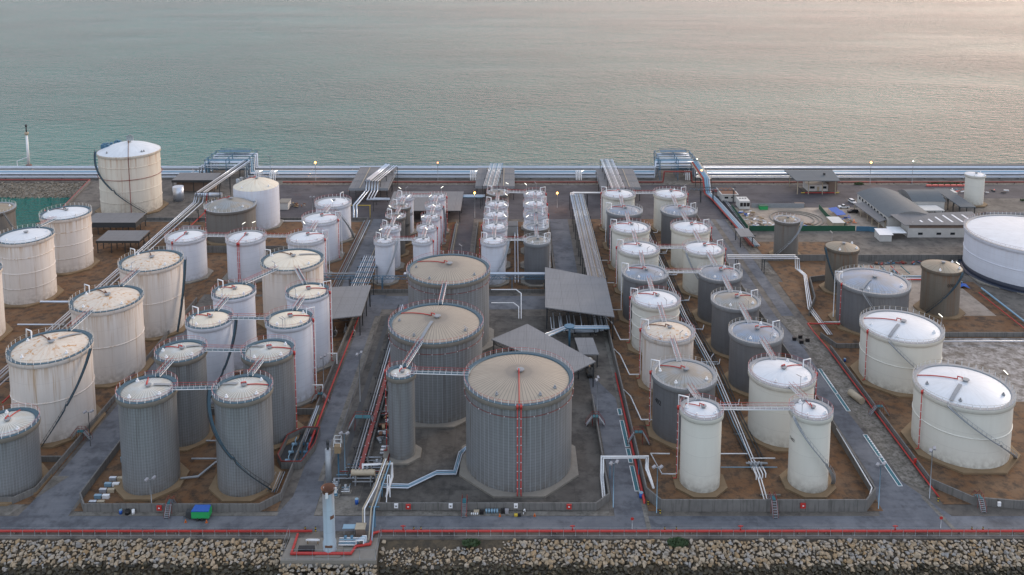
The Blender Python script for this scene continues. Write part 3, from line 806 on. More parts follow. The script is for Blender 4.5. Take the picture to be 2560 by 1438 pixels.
mk('R5','brown','r_brown','slim brown rust streaked tank beside the huge white tank',walkring=False,pipe=None,rise=.2,group=GR,stair=(-.9,-2.6,0),lamps=((-1.1,1),))
mk('R6','brown','r_brown','slim brown rust streaked tank with rusty crown behind the wide ribbed tank',walkring=False,pipe=None,rise=.2,group=GR,stair=(3.3,4.4,0),lamps=((1.9,0),))
mk('R7','browngrey','r_brown','slim grey tank with bare crown beside the fenced construction site',pipe=None,rise=.18,group=GR,walk='greywalk',rail='darkred',stair=(-.5,-2.6,0))
mk('R8','cream','r_white','slim cream tank by itself near the far pipelines',pipe=None,rise=.12,group=GR,walk='greywalk',rail='tan',walkring=False)
t = mk('BigL','yellowwhite','r_white','tallest yellowed white domed tank with red ring pipe beside the dock basin',walkring=False,rise=.28,pipe=-1.2,bands=4,stair=(-2.95,-.75,0),group=GL)
X,Y,Rb,H = T['R1']; r1 = [o for o in C.objects if o.get('label','').startswith('huge low white')][0]
b = MB(); b.lathe([(Rb-.3,.6),(Rb-.3,2.4),(Rb-.5,2.45)],72,(X,Y)); b.lathe([(Rb+1.2,.3),(Rb+1.2,.75),(Rb-.3,.8)],72,(X,Y)); b.build('base_band','navy',r1)
X,Y,Rb,H = T['BigL']
b = MB(); b.tube([(X+(Rb+.15)*cos(2*pi*k/72),Y+(Rb+.15)*sin(2*pi*k/72),17.5) for k in range(72)], .13, 5, closed=True)
b.tube([(X+(Rb+.3)*cos(-1.2),Y+(Rb+.3)*sin(-1.2),H),(X+(Rb+.3)*cos(-1.2),Y+(Rb+.3)*sin(-1.2),.6)], .16, 6)
b.build('ring_main','darkred',t)
b = MB()
for k in range(4): b.tube([(X-3.2+k*.9,Y+6,H+2),(X-3.2+k*.9,Y+6,H+6.2-abs(k-1.5)*.5)], .33, 8)
b.build('relief_stack','galv',t)
b = MB()
for k in range(14):
    a = R_.uniform(2.3,3.5); r = R_.uniform(9,12.5); x,y = X+r*cos(a),Y+r*sin(a)
    b.box(x-.6,x+.6,y-.6,y+.6,H+.3,H+R_.uniform(1.5,3.4)); b.tube([(x,y,H+2),(x+R_.uniform(-3,3),y+R_.uniform(-3,3),H+R_.uniform(1,3.5))], .13, 5)
b.build('roof_platform','bluesteel',t)
X,Y,Rb,H = T['D2']; t = [o for o in C.objects if o.get('label','').startswith('white domed tank with rust')][0]
b = MB()
for k in range(8):
    a = R_.uniform(2.3,3.1); r = Rb-R_.uniform(0,2); x,y = X+r*cos(a),Y+r*sin(a)
    b.box(x-.4,x+.4,y-.4,y+.4,H,H+R_.uniform(1.2,2.4)); b.tube([(x,y,H+1.5),(x+1.5,y+.6,H+2.2)], .1, 5)
b.lathe([(.8,H+.8),(.8,H+2.2),(.1,H+2.5)], 12, (X-Rb+1.2,Y+2)); b.build('roof_platform','galv',t)

# gangways between tank tops
def gangway(a, c, label, za=None, zc=None, ext=1.2, wd=1.1, deck='greywalk', rail='red', ta=0, tc=0, group='footbridges between tank tops'):
    Xa,Ya,Ra,Ha = T[a]; Xc,Yc,Rc,Hc = T[c]
    d = Vector((Xc-Xa,Yc-Ya,0)); d.normalize()
    n = Vector((-d.y,d.x,0))
    p = Vector((Xa,Ya,Ha+.25)) + d*(Ra-ext) + n*ta; q = Vector((Xc,Yc,Hc+.25)) - d*(Rc-ext) + n*tc
    t = thing('gangway', label, 'footbridge', tuple((p+q)/2), group)
    b = MB(); b.beam(p, q, wd, .22); b.build('deck', deck, t)
    dd = (q-p); L = dd.length; u = dd.normalized(); s_ = u.cross(Vector((0,0,1))).normalized()
    for side in (-1,1):
        b = MB(); o = s_*side*wd*.5
        m = max(2,int(L/1.4))
        for k in range(m+1):
            x = p+u*L*k/m+o; b.tube([x,x+Vector((0,0,1.1))], .045, 4)
        b.tube([p+o+Vector((0,0,.55)),q+o+Vector((0,0,.55))], .04, 4)
        b.tube([p+o-Vector((0,0,.1)),q+o-Vector((0,0,.1))], .12, 4)
        b.mi = 1; b.tube([p+o+Vector((0,0,1.12)),q+o+Vector((0,0,1.12))], .05, 4); b.build('handrail',['white',rail],t)
    return t
GW = [('L2','L1','from the second to the nearest large white tank of the west row','bluewalk'),('L3','L2','from the third to the second large white tank of the west row','bluewalk'),('L5','L4','between the two big ringed tanks at the left','bluewalk'),
 ('N1','N3','between the two left tanks of the group of four','bluewalk'),('N2','N4','between the two right tanks of the group of four','bluewalk'),('N3','N4','across the front of the group of four','bluewalk'),
 ('M6','N2','from the wide cream topped tank to the back right slim tank','bluewalk'),('M6','N1','from the wide cream topped tank to the back left slim tank','bluewalk'),
 ('G1','GA','between the two left grey tanks of the near west corner','bluewalk'),('G2','GB','between the two right grey tanks of the near west corner','bluewalk'),('G1','G2','between the two back grey tanks of the near west corner','bluewalk'),('GA','GB','between the two front grey tanks of the near west corner','bluewalk'),
 ('C2','C4','from the middle wide grey tank down to the slim column tank','bluewalk'),('C3','C2','from the farthest to the middle wide grey tank','bluewalk'),('C4','C1','from the slim column tank to the largest grey tank','bluewalk'),
 ('M1','M2','between the left and middle tanks of the cross row','greywalk'),('M2','M3','between the middle and right tanks of the cross row','greywalk'),('M4','M3','behind the right end of the cross row','greywalk'),('M5','M4','from the farthest white tank to the one before it','greywalk'),
 ('E9','F9','long and straight between the two slim cream tanks','greywalk'),('E8','E9','from the dark tan roofed tank to the near left slim cream tank','greywalk'),('F8','F9','from the wide cream tank to the slim cream tank at the near right','greywalk'),
 ('E4','F4','across between the fourth tanks of the east rows','greywalk'),('E1','F1','across between the farthest tanks of the east rows','greywalk'),('E5','F5','across between two dark ribbed tanks of the east rows','greywalk'),
 ('A5','B5','across between the nearest slim tanks west of the middle road','greywalk'),('A1','B1','across between the farthest slim tanks west of the middle road','greywalk'),('S1','T1','across between the nearest slim tanks east of the middle road','greywalk'),('S5','T5','across between the farthest slim tanks east of the middle road','greywalk')]
for a,c,l,dk in GW: gangway(a,c,'narrow footbridge '+l,deck=dk)
od = ['first','second','third','fourth','fifth','sixth','seventh']
for row,seq,nm in (('E','87654321','left east row'),('F','87654321','right east row')):
    for i in range(7): gangway(row+seq[i+1],row+seq[i],'short roof footbridge, %s from the shore along the %s'%(od[i],nm),ext=2.2,ta=.2,tc=-.2)
for row,nm in (('A','left column west of the middle road'),('B','right column beside the middle road'),('S','column east of the middle road'),('T','column beside the long pipe rack')):
    for i in range(4):
        p_,q_ = (5-i,4-i) if row in 'AB' else (i+1,i+2)
        gangway(row+str(q_),row+str(p_),'tiny roof footbridge, %s from the shore on the %s'%(od[i],nm),ext=1.8)

# ------------------------------------------------------------------ bund walls
def offs(pts, d):
    out = []; n = len(pts)
    for i in range(n):
        p = Vector(pts[i]).to_2d() if len(pts[i])>2 else Vector(pts[i])
        a = (p-Vector(pts[i-1])).normalized() if i else None
        c = (Vector(pts[i+1])-p).normalized() if i < n-1 else None
        a = a or c; c = c or a; t = (a+c).normalized(); m = Vector((-t.y,t.x)); k = 1/max(.4, m.dot(Vector((-a.y,a.x))))
        out.append((p.x+m.x*d*k, p.y+m.y*d*k))
    return out
def wall(name, label, pts, h, th=.35, mat='wallc', cat='bund wall', group='concrete bund walls', z0=0, cap=False):
    L = offs(pts, th/2); Q = offs(pts, -th/2); b = MB(); n = len(pts)
    vs = [(x,y,z) for z in (z0,z0+h) for x,y in L+Q]; m = 2*n; fs = []
    for i in range(n-1):
        fs += [(i,i+1,m+i+1,m+i)[::-1],(n+i+1,n+i,m+n+i,m+n+i+1)[::-1],(m+i,m+i+1,m+n+i+1,m+n+i)[::-1]]
    fs += [(0,n,m+n,m),(n-1,m+n-1,m+2*n-1,2*n-1)]
    b.add(vs, fs)
    o = b.build(name, mat); tag(o, label, cat, group); return o
bw = 'bund_wall'
wall(bw,'low concrete wall around the four grey and four cream topped tanks',[(-101.8,290),(-101.8,198.5),(-99,194.4),(-58.5,194.4),(-54.5,198.5),(-54.5,300),(-54.5,316)],2.0)
wall(bw,'low cross wall between the grey tanks and the cream topped tanks',[(-101.5,236.3),(-54.8,236.3)],1.8)
wall(bw,'low concrete wall in front of the three wide grey tanks, with red cabinets on it',[(-36.3,300),(-36.3,212),(-33,205),(-31.3,194.9),(19.5,194.9),(22.9,198.5),(22.9,244)],1.9)
wall(bw,'tall concrete wall in front of the two slim cream tanks',[(31.8,404),(31.8,199.2),(34.6,194.6),(82,194.6),(85.8,199),(86.3,258),(84.8,320),(84.8,404)],2.9)
wall(bw,'long slanting concrete wall at the near right with a fire red pipe along it',[(101.3,274),(101.3,204),(108,197),(118,195.6),(300,195.6)],2.0)
wall(bw,'concrete wall between the wide cream tanks and the rubble ground',[(101.6,284),(104,276),(131,276),(133,284),(178,284),(260,284)],1.6)
wall(bw,'curved end concrete wall beside the brown rust streaked tank with the rusty crown',[(103,300),(109,312),(113,330),(124,333),(135,333)],2.2)
wall(bw,'stained concrete wall behind the pump row of the east side',[(101.5,352),(186,352)],2.6)
wall(bw,'concrete wall in front of the large rusting white tanks by the left edge',[(-260,197.3),(-117,197.3),(-113.6,201),(-113.4,228),(-113.4,312)],1.7)
wall(bw,'cross wall between the small grey tank and the nearest large rusting tank',[(-260,214),(-113.8,214)],1.6)
wall(bw,'grey wall behind the cross row of white tanks',[(-146,361),(-87,361)],3.0)
wall(bw,'low wall along the dark yard behind the white tanks',[(-205,402.6),(-66,402.6),(-66,320)],1.3)
wall(bw,'low wall around the slim tanks west of the middle road',[(-56,398),(-56,320.5),(-25,320.5),(-25,398)],1.2)
wall(bw,'low wall around the slim tanks east of the middle road',[(-15.5,400),(-15.5,320.5),(16.4,320.5),(16.4,400)],1.2)
wall('dock_wall','dark stone edge of the small dock basin at the left',[(-208,385),(-222,464)],1.0,.8,cat='quay edge',group=None)

# ------------------------------------------------------------------ pipework
PWD = ['first','second','third','fourth','fifth','sixth','seventh']
def P_run(t, name, pts, r, mat, n=6): b = MB(); b.tube(pts, r, n); return b.build(name, mat, t)
def goalpost(t, x0, x1, y, z, mat='dark', along='y', r=.13):
    b = MB()
    if along == 'y':
        for x in (x0,x1): b.box(x-r,x+r,y-r,y+r,0,z)
        b.box(x0-r-.2,x1+r+.2,y-r*.8,y+r*.8,z-.12,z+.12)
    else:
        for yy in (x0,x1): b.box(y-r,y+r,yy-r,yy+r,0,z)
        b.box(y-r*.8,y+r*.8,x0-r-.2,x1+r+.2,z-.12,z+.12)
    b.build('frame', mat, t)
def rack(label, x0, x1, ys, z, n, mats, r=.14, step=9, tray=None, name='pipe_rack', group='raised pipe racks', ext=(), sk=0):
    """n pipes side by side running along Y"""
    t = thing(name, label, 'pipe rack', ((x0+x1)/2,(ys[0]+ys[1])/2,0), group)
    for k in range(n):
        x = x0+(x1-x0)*(k+.5)/n; rr = r if isinstance(r,float) else r[k%len(r)]
        P_run(t,'pipe',[(x,ys[0],z+rr)]+[(x+sk,ys[1],z+rr)]+[(x,y,zz+rr) for y,zz in ext], rr, mats[k%len(mats)])
    y = ys[0]+1
    while y < ys[1]: q = sk*(y-ys[0])/(ys[1]-ys[0]); goalpost(t,x0-.3+q,x1+.3+q,y,z-.12); y += step
    return t
rack('long rack of many thin silver pipes leading to the raised canopy roof',27.6,34.2,(316,420),7,18,['silver','silver','galv','silver','tan','galv'],.13,10)
t = rack('high sloping bridge of silver pipes coming from the far pipelines at the left',-147.8,-142.8,(412,470),10,5,['silver','galv','dark'],(.34,.22,.26),13,sk=5)
t = thing('pipe_rack','long low rack of silver and dark pipes behind the west row of tanks','pipe rack',(-146,330,0),'raised pipe racks')
for k,(x,r,m) in enumerate(((-148.6,.22,'silver'),(-147.7,.2,'silver'),(-146.4,.3,'galv'),(-145.2,.15,'dark'),(-144.4,.2,'silver'),(-143.2,.25,'red'))):
    P_run(t,'pipe',[(x+.6,412,9.8),(x,410.5,6 if m!='red' else 1.5),(x,240,6 if m!='red' else 1.5)],r,m)
for y in range(244,408,12): goalpost(t,-149,-142.8,y,5.7)
rack('bundle of white and blue grey pipes crossing the grey shed roof nearest the white tanks',-71.6,-65,(431,460),9.8,5,['silver','silver','galv'],(.75,.7,.3,.32,.3),9,sk=5.5)
t = thing('pipe_rack','drop of white pipes from the first grey shed roof down to the yard rack','pipe rack',(-69,425,0),'raised pipe racks')
for k in range(5):
    x = -71+k*1.4; P_run(t,'pipe',[(x,431,9.8),(x,428.5,6.2),(x,412+k,6.2),(-57-k*.2,412+k,6.2)] if k>1 else [(x,431,9.9),(x,428.5,6.4),(x-2,405,6.4),(x-2,405,.5)],.3,'silver')
for y in (426,416,406): goalpost(t,-75.5,-65.6,y,6,'yellow' if y==406 else 'dark')
t = thing('pipe_rack','straight blue grey pipes at the back of the slim tanks','pipe rack',(-20,423,0),'raised pipe racks')
for k in range(4): P_run(t,'pipe',[(-57,420+k,5.6),(-13,420+k,5.6)] if k%2 else [(-57,420+k,5.6),(-14,420+k,5.6)],.32,('bluepipe','silver')[k%2])
for x in (-50,-38,-26,-15): goalpost(t,419.5,423.5,x,5.2,along='x')
rack('fan of ten thin white and teal pipes crossing the second grey shed roof',-14,-7,(424,466),9.6,11,['silver','silver','bluepipe','white'],.17,14,sk=2.4)
rack('broad rack of white pipes and ladders crossing the third grey shed roof',47,53.8,(419,472),10.2,11,['silver','white','galv','galv','silver'],.22,12)
t = thing('pipe_rack','white feeder pipes joining the long rack to the farthest cream tank','pipe rack',(38,420,0),'raised pipe racks')
for k in range(3): P_run(t,'pipe',[(28+k*.7,418,7.3),(28+k*.7,421+k*.6,7.3),(47,421+k*.6,7.3),(47,418,5)],.22,'white')
for x in (36,44): goalpost(t,420,423,x,7,along='x')
t = rack('short tilted rack of white pipes ending at the left canopy roof',-57.5,-51,(308,338),7.2,8,['silver','white','galv','silver'],.16,9)
for k in range(5):
    b = MB(); b.box(-57.8,-50.7,311+k*5,311.3+k*5,7.45,7.65); b.build('cross_bar','bluesteel',t)
# pipeline bridge and low pipes at the right
t = thing('pipe_bridge','sloping pipe bridge with a lit lamp leading from the far right gantry','pipe bridge',(97,455,0))
for k in range(4): P_run(t,'pipe',[(95.2+k*1.0,468,10.2),(95.6+k*1.0,442,8.6),(96.4+k*1.0,440.6,1.2),(98+k*.9,430,1.2),(100.3+k*.9,378,1.2),(101+k*.9,366,1.2)],(.25,.42,.42,.25)[k],('red','bluepipe','bluepipe','silver')[k])
b = MB(); b.beam((97,468,9.7),(97.3,442,8.1),5,.2); b.build('deck','tan',t)
for y,z in ((467,9.5),(455,8.8),(443,8)): goalpost(t,94.6,100,y,z)
b = MB(); b.tube([(97,452,8.6),(97,452,9.8)],.06,5); p = b.build('lamp_post','lampoff',t); b = MB(); b.obox((97,452,9.9),(1,0,0),(.6,.6,.4)); b.build('lamp_glass','litorange',p)
t = thing('pipe_rack','low run of light blue and red pipes along the stony verge','pipe rack',(106,400,0),'raised pipe racks')
for k,m in enumerate(('dark','galv','galv')): P_run(t,'pipe',[(103.2+k*.8,441,.7),(103.2+k*.8,378,.7)],.18,m)
P_run(t,'pipe',[(97.6,439,.8),(99.5,400,.8),(100.2,368,.8)],.2,'red')
for y in range(380,440,8): goalpost(t,97.8+ (439-y)*.03,105.4,y,.8)
t = thing('truss_bridge','dark lattice bridge crossing over the low blue pipes','truss bridge',(99,430,0))
for z in (6.2,7.6):
    for y in (428.6,430): P_run(t,'chord',[(86.5,y,z),(109,y,z)],.12,'dark',4)
b = MB(); x = 86.5
while x < 108.5: b.tube([(x,429.3,6.2),(x+1.1,429.3,7.6),(x+2.2,429.3,6.2)],.09,4); x += 2.2
b.build('lattice','bluesteel',t)
for x in (92,98,108): goalpost(t,428.5,430.1,x,6.2,along='x')
t = thing('pipe_rack','white pipe gantry reaching right from the cream tank over the east road','pipe rack',(97,341,0),'raised pipe racks')
for k in range(3): P_run(t,'pipe',[(84,341-k*.6,6.6-k*.5),(110.5+k*.6,341-k*.6,6.6-k*.5),(111+k*.6,341-k*.6,1.2),(112+k*.5,334,1.2),(104+k*.7,304,1.0),(104+k*.7,284,.9)],.2,'white' if k<2 else 'silver')
for x in (87.5,98): goalpost(t,338.6,341.6,x,5.4,along='x')
# blue lattice walkway
t = thing('truss_bridge','long blue lattice bridge with white pipes in front of the slim tanks','truss bridge',(-35,321.3,0))
for z in (5.0,6.2): P_run(t,'chord',[(-86,320.8,z),(13.5,320.8,z)],.14,'bluesteel',4)
b = MB(); x = -86
while x < 13: b.tube([(x,320.8,5.0),(x+1.0,320.8,6.2),(x+2,320.8,5.0)],.08,4); x += 2
b.build('lattice','bluesteel',t)
for k in range(2): P_run(t,'pipe',[(-40,321.6+k,6.6),(13.5,321.6+k,6.6)],.34,'silver')
P_run(t,'pipe',[(-84,322,6.7),(-52,322,6.7)],.25,'galv')
for x in range(-84,14,12): goalpost(t,320.6,323,x,5,'dark' if x%24 else 'bluesteel',along='x')
# wharf pipelines: each runs the whole length and climbs over both gantries
def wharf(Y, z, r, mat, label, top, o=0):
    t = thing('pipeline', label, 'pipeline', (-30,Y,0), 'pipelines along the far sea wall')
    a,c = -164+o, -141+o*.4; d,e = 78+o, 97-o*.3
    P_run(t,'pipe',[(-400,Y,z),(a,Y,z),(a,Y,top),(c,Y,top),(c,Y,z),(d,Y,z),(d,Y,top),(e,Y,top),(e,Y,z),(400,Y,z)],r,mat,8)
    return t
WL = [(486.6,2.3,.5,'silver','silver pipeline nearest the sea wall',9.6),(484.4,2.2,.42,'silver','second silver pipeline from the sea wall',9.2),(482,1.4,.42,'white','white pipeline in the middle of the far bundle',8.4),
 (478,1.6,.75,'bluepipe','broad light blue pipeline of the far bundle',8.2),(475.4,1.5,.7,'silver','broad silver pipeline beside the light blue one',7.8),(471.6,1.1,.4,'silver','thin silver pipeline on the land side of the bundle',7.2),(469.4,1.0,.32,'galv','dull grey pipeline, outermost on the land side of the bundle',6.6)]
for i,(Y,z,r,m,l,tp) in enumerate(WL):
    t = wharf(Y,z,r,m,l,tp,(6-i)*.7-2)
    if i in (0,4,5):
        for x in range(-330,331,(10 if i==5 else 22)):
            if -166<x<-140 or 76<x<99: continue
            b = MB(); b.box(x-.18,x+.18,Y-1.2,Y+1.2,0,z-r); b.build('support','dark' if i else 'conc',t)
t = thing('pipeline','dark red fire pipe running in front of the far pipelines','pipeline',(0,462,0),'pipelines along the far sea wall')
P_run(t,'pipe',[(-120,462,.8),(79,462,.8),(79.6,462,6.4),(93.6,462,6.4),(94.2,462,.8),(400,462,.8)],.38,'darkred')
for x in range(-115,300,9):
    if 78<x<96: continue
    b = MB(); b.box(x-.12,x+.12,461.7,462.3,0,.5); b.build('support','dark',t)
t = thing('pipeline','dark red fire pipe behind the rubble embankment at the left','pipeline',(-300,466.5,0),'pipelines along the far sea wall')
P_run(t,'pipe',[(-400,466.2,.8),(-223,466.2,.8),(-208.6,388,.8),(-206,384,.8)],.35,'darkred')
def gantry(x0,x1,label):
    t = thing('pipe_gantry',label,'pipe gantry',((x0+x1)/2,477,0),'portal gantries over the far pipelines')
    for x in (x0+.5,(x0+x1)/2,x1-.5):
        b = MB()
        for y in (468.6,474,480,487.5): b.box(x-.16,x+.16,y-.16,y+.16,0,11)
        for z in (5.6,8.3,10.9): b.box(x-.14,x+.14,468.4,487.7,z-.14,z+.14)
        b.build('frame','bluesteel',t)
    for y in (468.6,474,480,487.5):
        b = MB(); b.tube([(x0,y,6.0),(x1,y,6.0)],.14,4); b.tube([(x0,y,11.1),(x1,y,11.1)],.14,4); b.tube([(x0,y,6),(x0,y,11.1)],.1,4); b.tube([(x1,y,6),(x1,y,11.1)],.1,4); b.build('beam','bluesteel',t)
    b = MB(); b.box(x0+3,x1-3,483,487,11.4,11.6); b.build('deck','bluesteel',t)
    b = MB()
    for y in (483,487):
        for z in (12.1,12.6): b.tube([(x0+3,y,z),(x1-3,y,z)],.07,4)
        x = x0+3
        while x <= x1-2.9: b.tube([(x,y,11.5),(x,y,12.6)],.07,4); x += (x1-x0-6)/5
    b.build('handrail','bluesteel',t)
gantry(-163,-140,'blue steel gantry lifting the pipelines near the white domed tank')
gantry(78,98,'blue steel gantry lifting the pipelines behind the farthest cream tanks')
b = MB()
for x in range(-138,78,7): b.tube([(x,489.6,.3),(x,489.6,3.4)],.09,4)
for z in (3.4,2.4): b.tube([(-138,489.6,z),(78,489.6,z)],.09,4)
tag(b.build('railing','bluepipe'),'long light blue railing on top of the sea wall','railing')
for i,x in enumerate((-136,-128,-22,-14,-6,34,92)):
    t = thing('valve_manifold','cluster of bent white pipe ends standing by the far pipelines, %s from the left'%od[i],'valve manifold',(x,470.5,0),'bent pipe manifolds by the far pipelines')
    for k in range(4): P_run(t,'pipe',[(x+k*.9,473,1.5),(x+k*.9,470.5,4.6),(x+k*.9,467,4.6),(x+k*.9,467,.4)],.16,'white')
    b = MB(); b.beam((x+2.5,467,5.1),(x+4,467.3,5.6),.3); b.build('lamp_tube','lit' if i!=6 else 'lampoff',t)
# near shore red pipe
t = thing('fire_pipe','bright red pipe along the near shore, left of the flare platform','fire pipe',(-200,186.9,0),'red pipes along the near shore')
P_run(t,'pipe',[(-400,186.9,.55),(-44.6,186.9,.55)],.27,'red',8)
for x in range(-135,-46,6):
    b = MB(); b.box(x-.1,x+.1,186.6,187.2,0,.4); b.build('support','conc',t)
t = thing('fire_pipe','bright red pipe along the near shore that wraps around the flare platform','fire pipe',(60,186.9,0),'red pipes along the near shore')
P_run(t,'pipe',[(400,186.9,.55),(-29.3,186.9,.55),(-31,186.2,.5),(-31,182.7,.5),(-34,182,.5),(-34.7,179.7,.5),(-47.5,179.7,.5),(-47.6,186,.5)],.27,'red',8)
for x in range(-26,135,6):
    b = MB(); b.box(x-.1,x+.1,186.6,187.2,0,.4); b.build('support','conc',t)
for x in (-24.3,13.5,51,85.5,119):
    t_ = thing('hydrant','red hydrant standing on the shore pipe '+{-24.3:'beside the flare platform',13.5:'left of the middle service road end',51:'in front of the tall bund wall',85.5:'below the right service road',119:'near the right edge'}[x],'hydrant',(x,186.9,0),'hydrants on the shore pipe')
    b = MB(); b.cyl((x,186.9),.16,.7,1.9,8); b.build('body','red',t_); b = MB(); b.tube([(x-.55,186.9,1.75),(x+.55,186.9,1.75)],.13,6); b.build('outlet','red',t_)
# fences on the near shore
def fence(label,pts,h=2.0,step=2.7,z0=0,mat='galv',bot=.15):
    t = thing('fence',label,'fence',(*pts[0],0),'wire fences of the near shore'); b = MB(); posts = []
    for i in range(len(pts)-1):
        a,c = Vector((*pts[i],z0)),Vector((*pts[i+1],z0)); L = (c-a).length; m = max(1,round(L/step))
        for k in range(m+(i==len(pts)-2)): p = a+(c-a)*k/m; posts.append(p)
        for z in (h,bot): b.tube([a+Vector((0,0,z)),c+Vector((0,0,z))],.03,4)
    b.build('wire',mat,t)
    for p in posts[:100]: q = MB(); q.tube([p,p+Vector((0,0,h+.1))],.045,4); q.build('post',mat,t)
fence('thin wire fence on the near shore left of the flare platform',[(-130,185.9),(-50,185.9)])
fence('thin wire fence on the near shore right of the flare platform',[(-29,185.9),(130,185.9)])
fence('thin wire fence around the flare platform',[(-49.4,185.9),(-49.4,178.3),(-29.2,178.3),(-29.2,185.9)],2.3,3.2,.1)

# channel covers
def covers(x,ys,label,w_=.9,skew=0):
    t = thing('channel_cover',label,'channel cover',(x,(ys[0][0]+ys[-1][1])/2,0),'grated channel covers beside the roads')
    for a,c in ys:
        b = MB(); b.box(x-w_*.36,x+w_*.36,a,c,.05,.16); b.build('grating','teal',t)
        b = MB()
        for s_ in (-1,1): b.box(x+s_*w_*.44-.07,x+s_*w_*.44+.07,a,c,.05,.22)
        for yy in (a-.1,c+.02): b.box(x-w_*.5,x+w_*.5,yy,yy+.08,.05,.2)
        b.build('edging','white',t)
covers(30.0,[(202,212),(213.6,219.6),(220.6,233),(236,239)],'long teal grated channel cover beside the middle service road',1.15)
covers(93.9,[(204,215.5),(216.3,226),(238,247),(247.6,262)],'long teal grated channel cover beside the east road',1.15)
b = MB(); b.box(30.3,31.3,190.6,199.5,.05,.09); b.box(30.3,31.3,187.8,190.5,.05,.09); tag(b.build('drain_strip','kerb'),'pale slab strip crossing the front road below the middle service road','drain strip')
b = MB(); b.add([(97,200,.1),(98,200,.1),(99.8,188,.1),(98.8,188,.1)],[(3,2,1,0)]); b.add([(97,200,.04),(98,200,.04),(99.8,188,.04),(98.8,188,.04)],[(0,1,2,3)]); tag(b.build('drain_strip','kerb'),'pale slab strip crossing the front road at the right','drain strip')
# striped kerb stones
for i in range(22):
    o = None; b = MB(); b.box(94.1,94.5,225.5+i*1.0-12 if i<12 else 251+i*.9-10.8,226.0+i*1.0-12 if i<12 else 251.5+i*.9-10.8,.05,.25)
    tag(b.build('kerb_stone','white'),'small white kerb stone in the dotted row beside the east road','kerb stone','dotted kerb stones beside the east road')

# red and silver corridors
t = thing('fire_pipe','red pipe beside the middle service road against the tall bund wall','fire pipe',(31.3,226,0))
P_run(t,'pipe',[(31.0,197.2,.2),(31.0,197.2,.9),(31.1,258,.9)],.24,'red')
t = thing('fire_pipe','red pipe beside the long slanting bund wall at the right','fire pipe',(100.6,240,0))
P_run(t,'pipe',[(101.2,199.5,.2),(100.7,202,.8),(100.7,273,.8),(99.6,285,1.4),(99.6,291,1.4),(104,291,1.4),(110.5,291,1.4)],.22,'red')
for y in (206,217,229,243,255):
    b = MB(); b.box(100.45,100.95,y,y+.2,0,.6); b.build('support','conc',t)
t = thing('fire_pipe','bright red pipe beside the west road below the cream topped tanks','fire pipe',(-53.4,250,0))
P_run(t,'pipe',[(-52.4,219,.3),(-52.4,219,1.2),(-52.6,243,1.2),(-52.6,300,1.2)],.26,'red')
t = thing('cable_tray','wide red cable tray with pale dots running beside silver pipes','cable tray',(-37.4,243,0))
b = MB(); b.box(-37.7,-36.7,206,302,2.3,2.5); b.build('tray','darkred',t)
for k,(x,r,m) in enumerate(((-38.4,.22,'silver'),(-39.1,.16,'galv'),(-39.8,.2,'dark'))): P_run(t,'pipe',[(x,204,2.3),(x,304,2.3)],r,m)
for y in range(208,302,9): goalpost(t,-40.2,-36.6,y,2.1)
for y in range(207,300,5):
    for s_ in (-.38,.38):
        b = MB(); b.cyl((-37.2+s_,y+(s_>0)*1.2),.09,2.5,2.62,6); b.build('stud','white',t)
for nm,x,ys in (('open dark drainage ditch beside the cable tray',-42.6,(205,300)),):
    b = MB(); b.box(x-.7,x+.7,ys[0],ys[1],.03,.12); tag(b.build('ditch','dark'),nm,'ditch')
t = thing('fire_pipe','red pipe square around the bare floor beside the slim column tank','fire pipe',(-34,222,0))
P_run(t,'pipe',[(-36.7,211.5,1),(-31.2,211.5,1),(-31.4,235,1),(-36.7,235,1)],.2,'darkred'); P_run(t,'pipe',[(-36.7,235.6,1.4),(-31.4,235.6,1.4)],.14,'galv')
# stile bridges over walls and corridors
def stile(x,y,label,ang=0,h=2.4,L=2.2,mat='teal',wd=1.1,drop=3.2):
    t = thing('stile',label,'crossover stairs',(x,y,0),'steel crossover stairs')
    d = Vector((cos(ang),sin(ang),0)); n = Vector((-d.y,d.x,0)); c = Vector((x,y,h))
    b = MB(); b.obox(c,d,(L,wd,.12)); b.build('platform',mat,t)
    for s_ in (-1,1):
        e = c+d*s_*L/2; f = e+d*s_*drop*.55; f.z = .1; b = MB()
        for k in range(7): p = e+(f-e)*(k+.5)/7; b.obox(p,n,(wd,.28,.06))
        for q in (-1,1): b.beam(e+n*q*wd/2,f+n*q*wd/2,.08,.2)
        fl = b.build('flight','galv',t)
    for q in (-1,1):
        b = MB(); o = n*q*wd/2; u = Vector((0,0,1.05))
        a0,a1,a2,a3 = c-d*(L/2+drop*.55)+o-Vector((0,0,h-.1)),c-d*L/2+o,c+d*L/2+o,c+d*(L/2+drop*.55)+o-Vector((0,0,h-.1))
        b.tube([a0+u,a1+u,a2+u,a3+u],.05,4)
        for a in (a0,a1,a2,a3,(a1+a2)/2): b.tube([a,a+u],.05,4)
        for a in (a1,a2): b.tube([Vector((a.x,a.y,0)),a],.06,4)
        b.build('handrail','darkred',t)
stile(-11,194.9,'rusty red crossover stairs over the wall in front of the wide grey tanks',HP,2.4,1.6)
stile(60.3,194.6,'crossover stairs over the tall wall between the two slim cream tanks',HP,3.3,1.6,drop=3.6)
stile(107.8+1.2,196.5,'crossover stairs over the wall at the near right corner',HP,2.4,1.6)
stile(-40,229,'teal crossover bridge over the red cable tray',0,3.6,4.4,wd=1.6)
stile(-54.4,243,'small crossover stairs over the wall beside the nearest white slim tank',0,2.6,1.6)
stile(22.6,231,'blue crossover stairs beside the largest grey tank and the middle service road',0,2.6,1.6,wd=1.3)
stile(33,222,'grey crossover stairs over the east bund wall beside the dark ribbed tank',0,3.4,2.2)
stile(101.6,236,'grey crossover stairs over the slanting wall at the right',0,2.7,1.8)
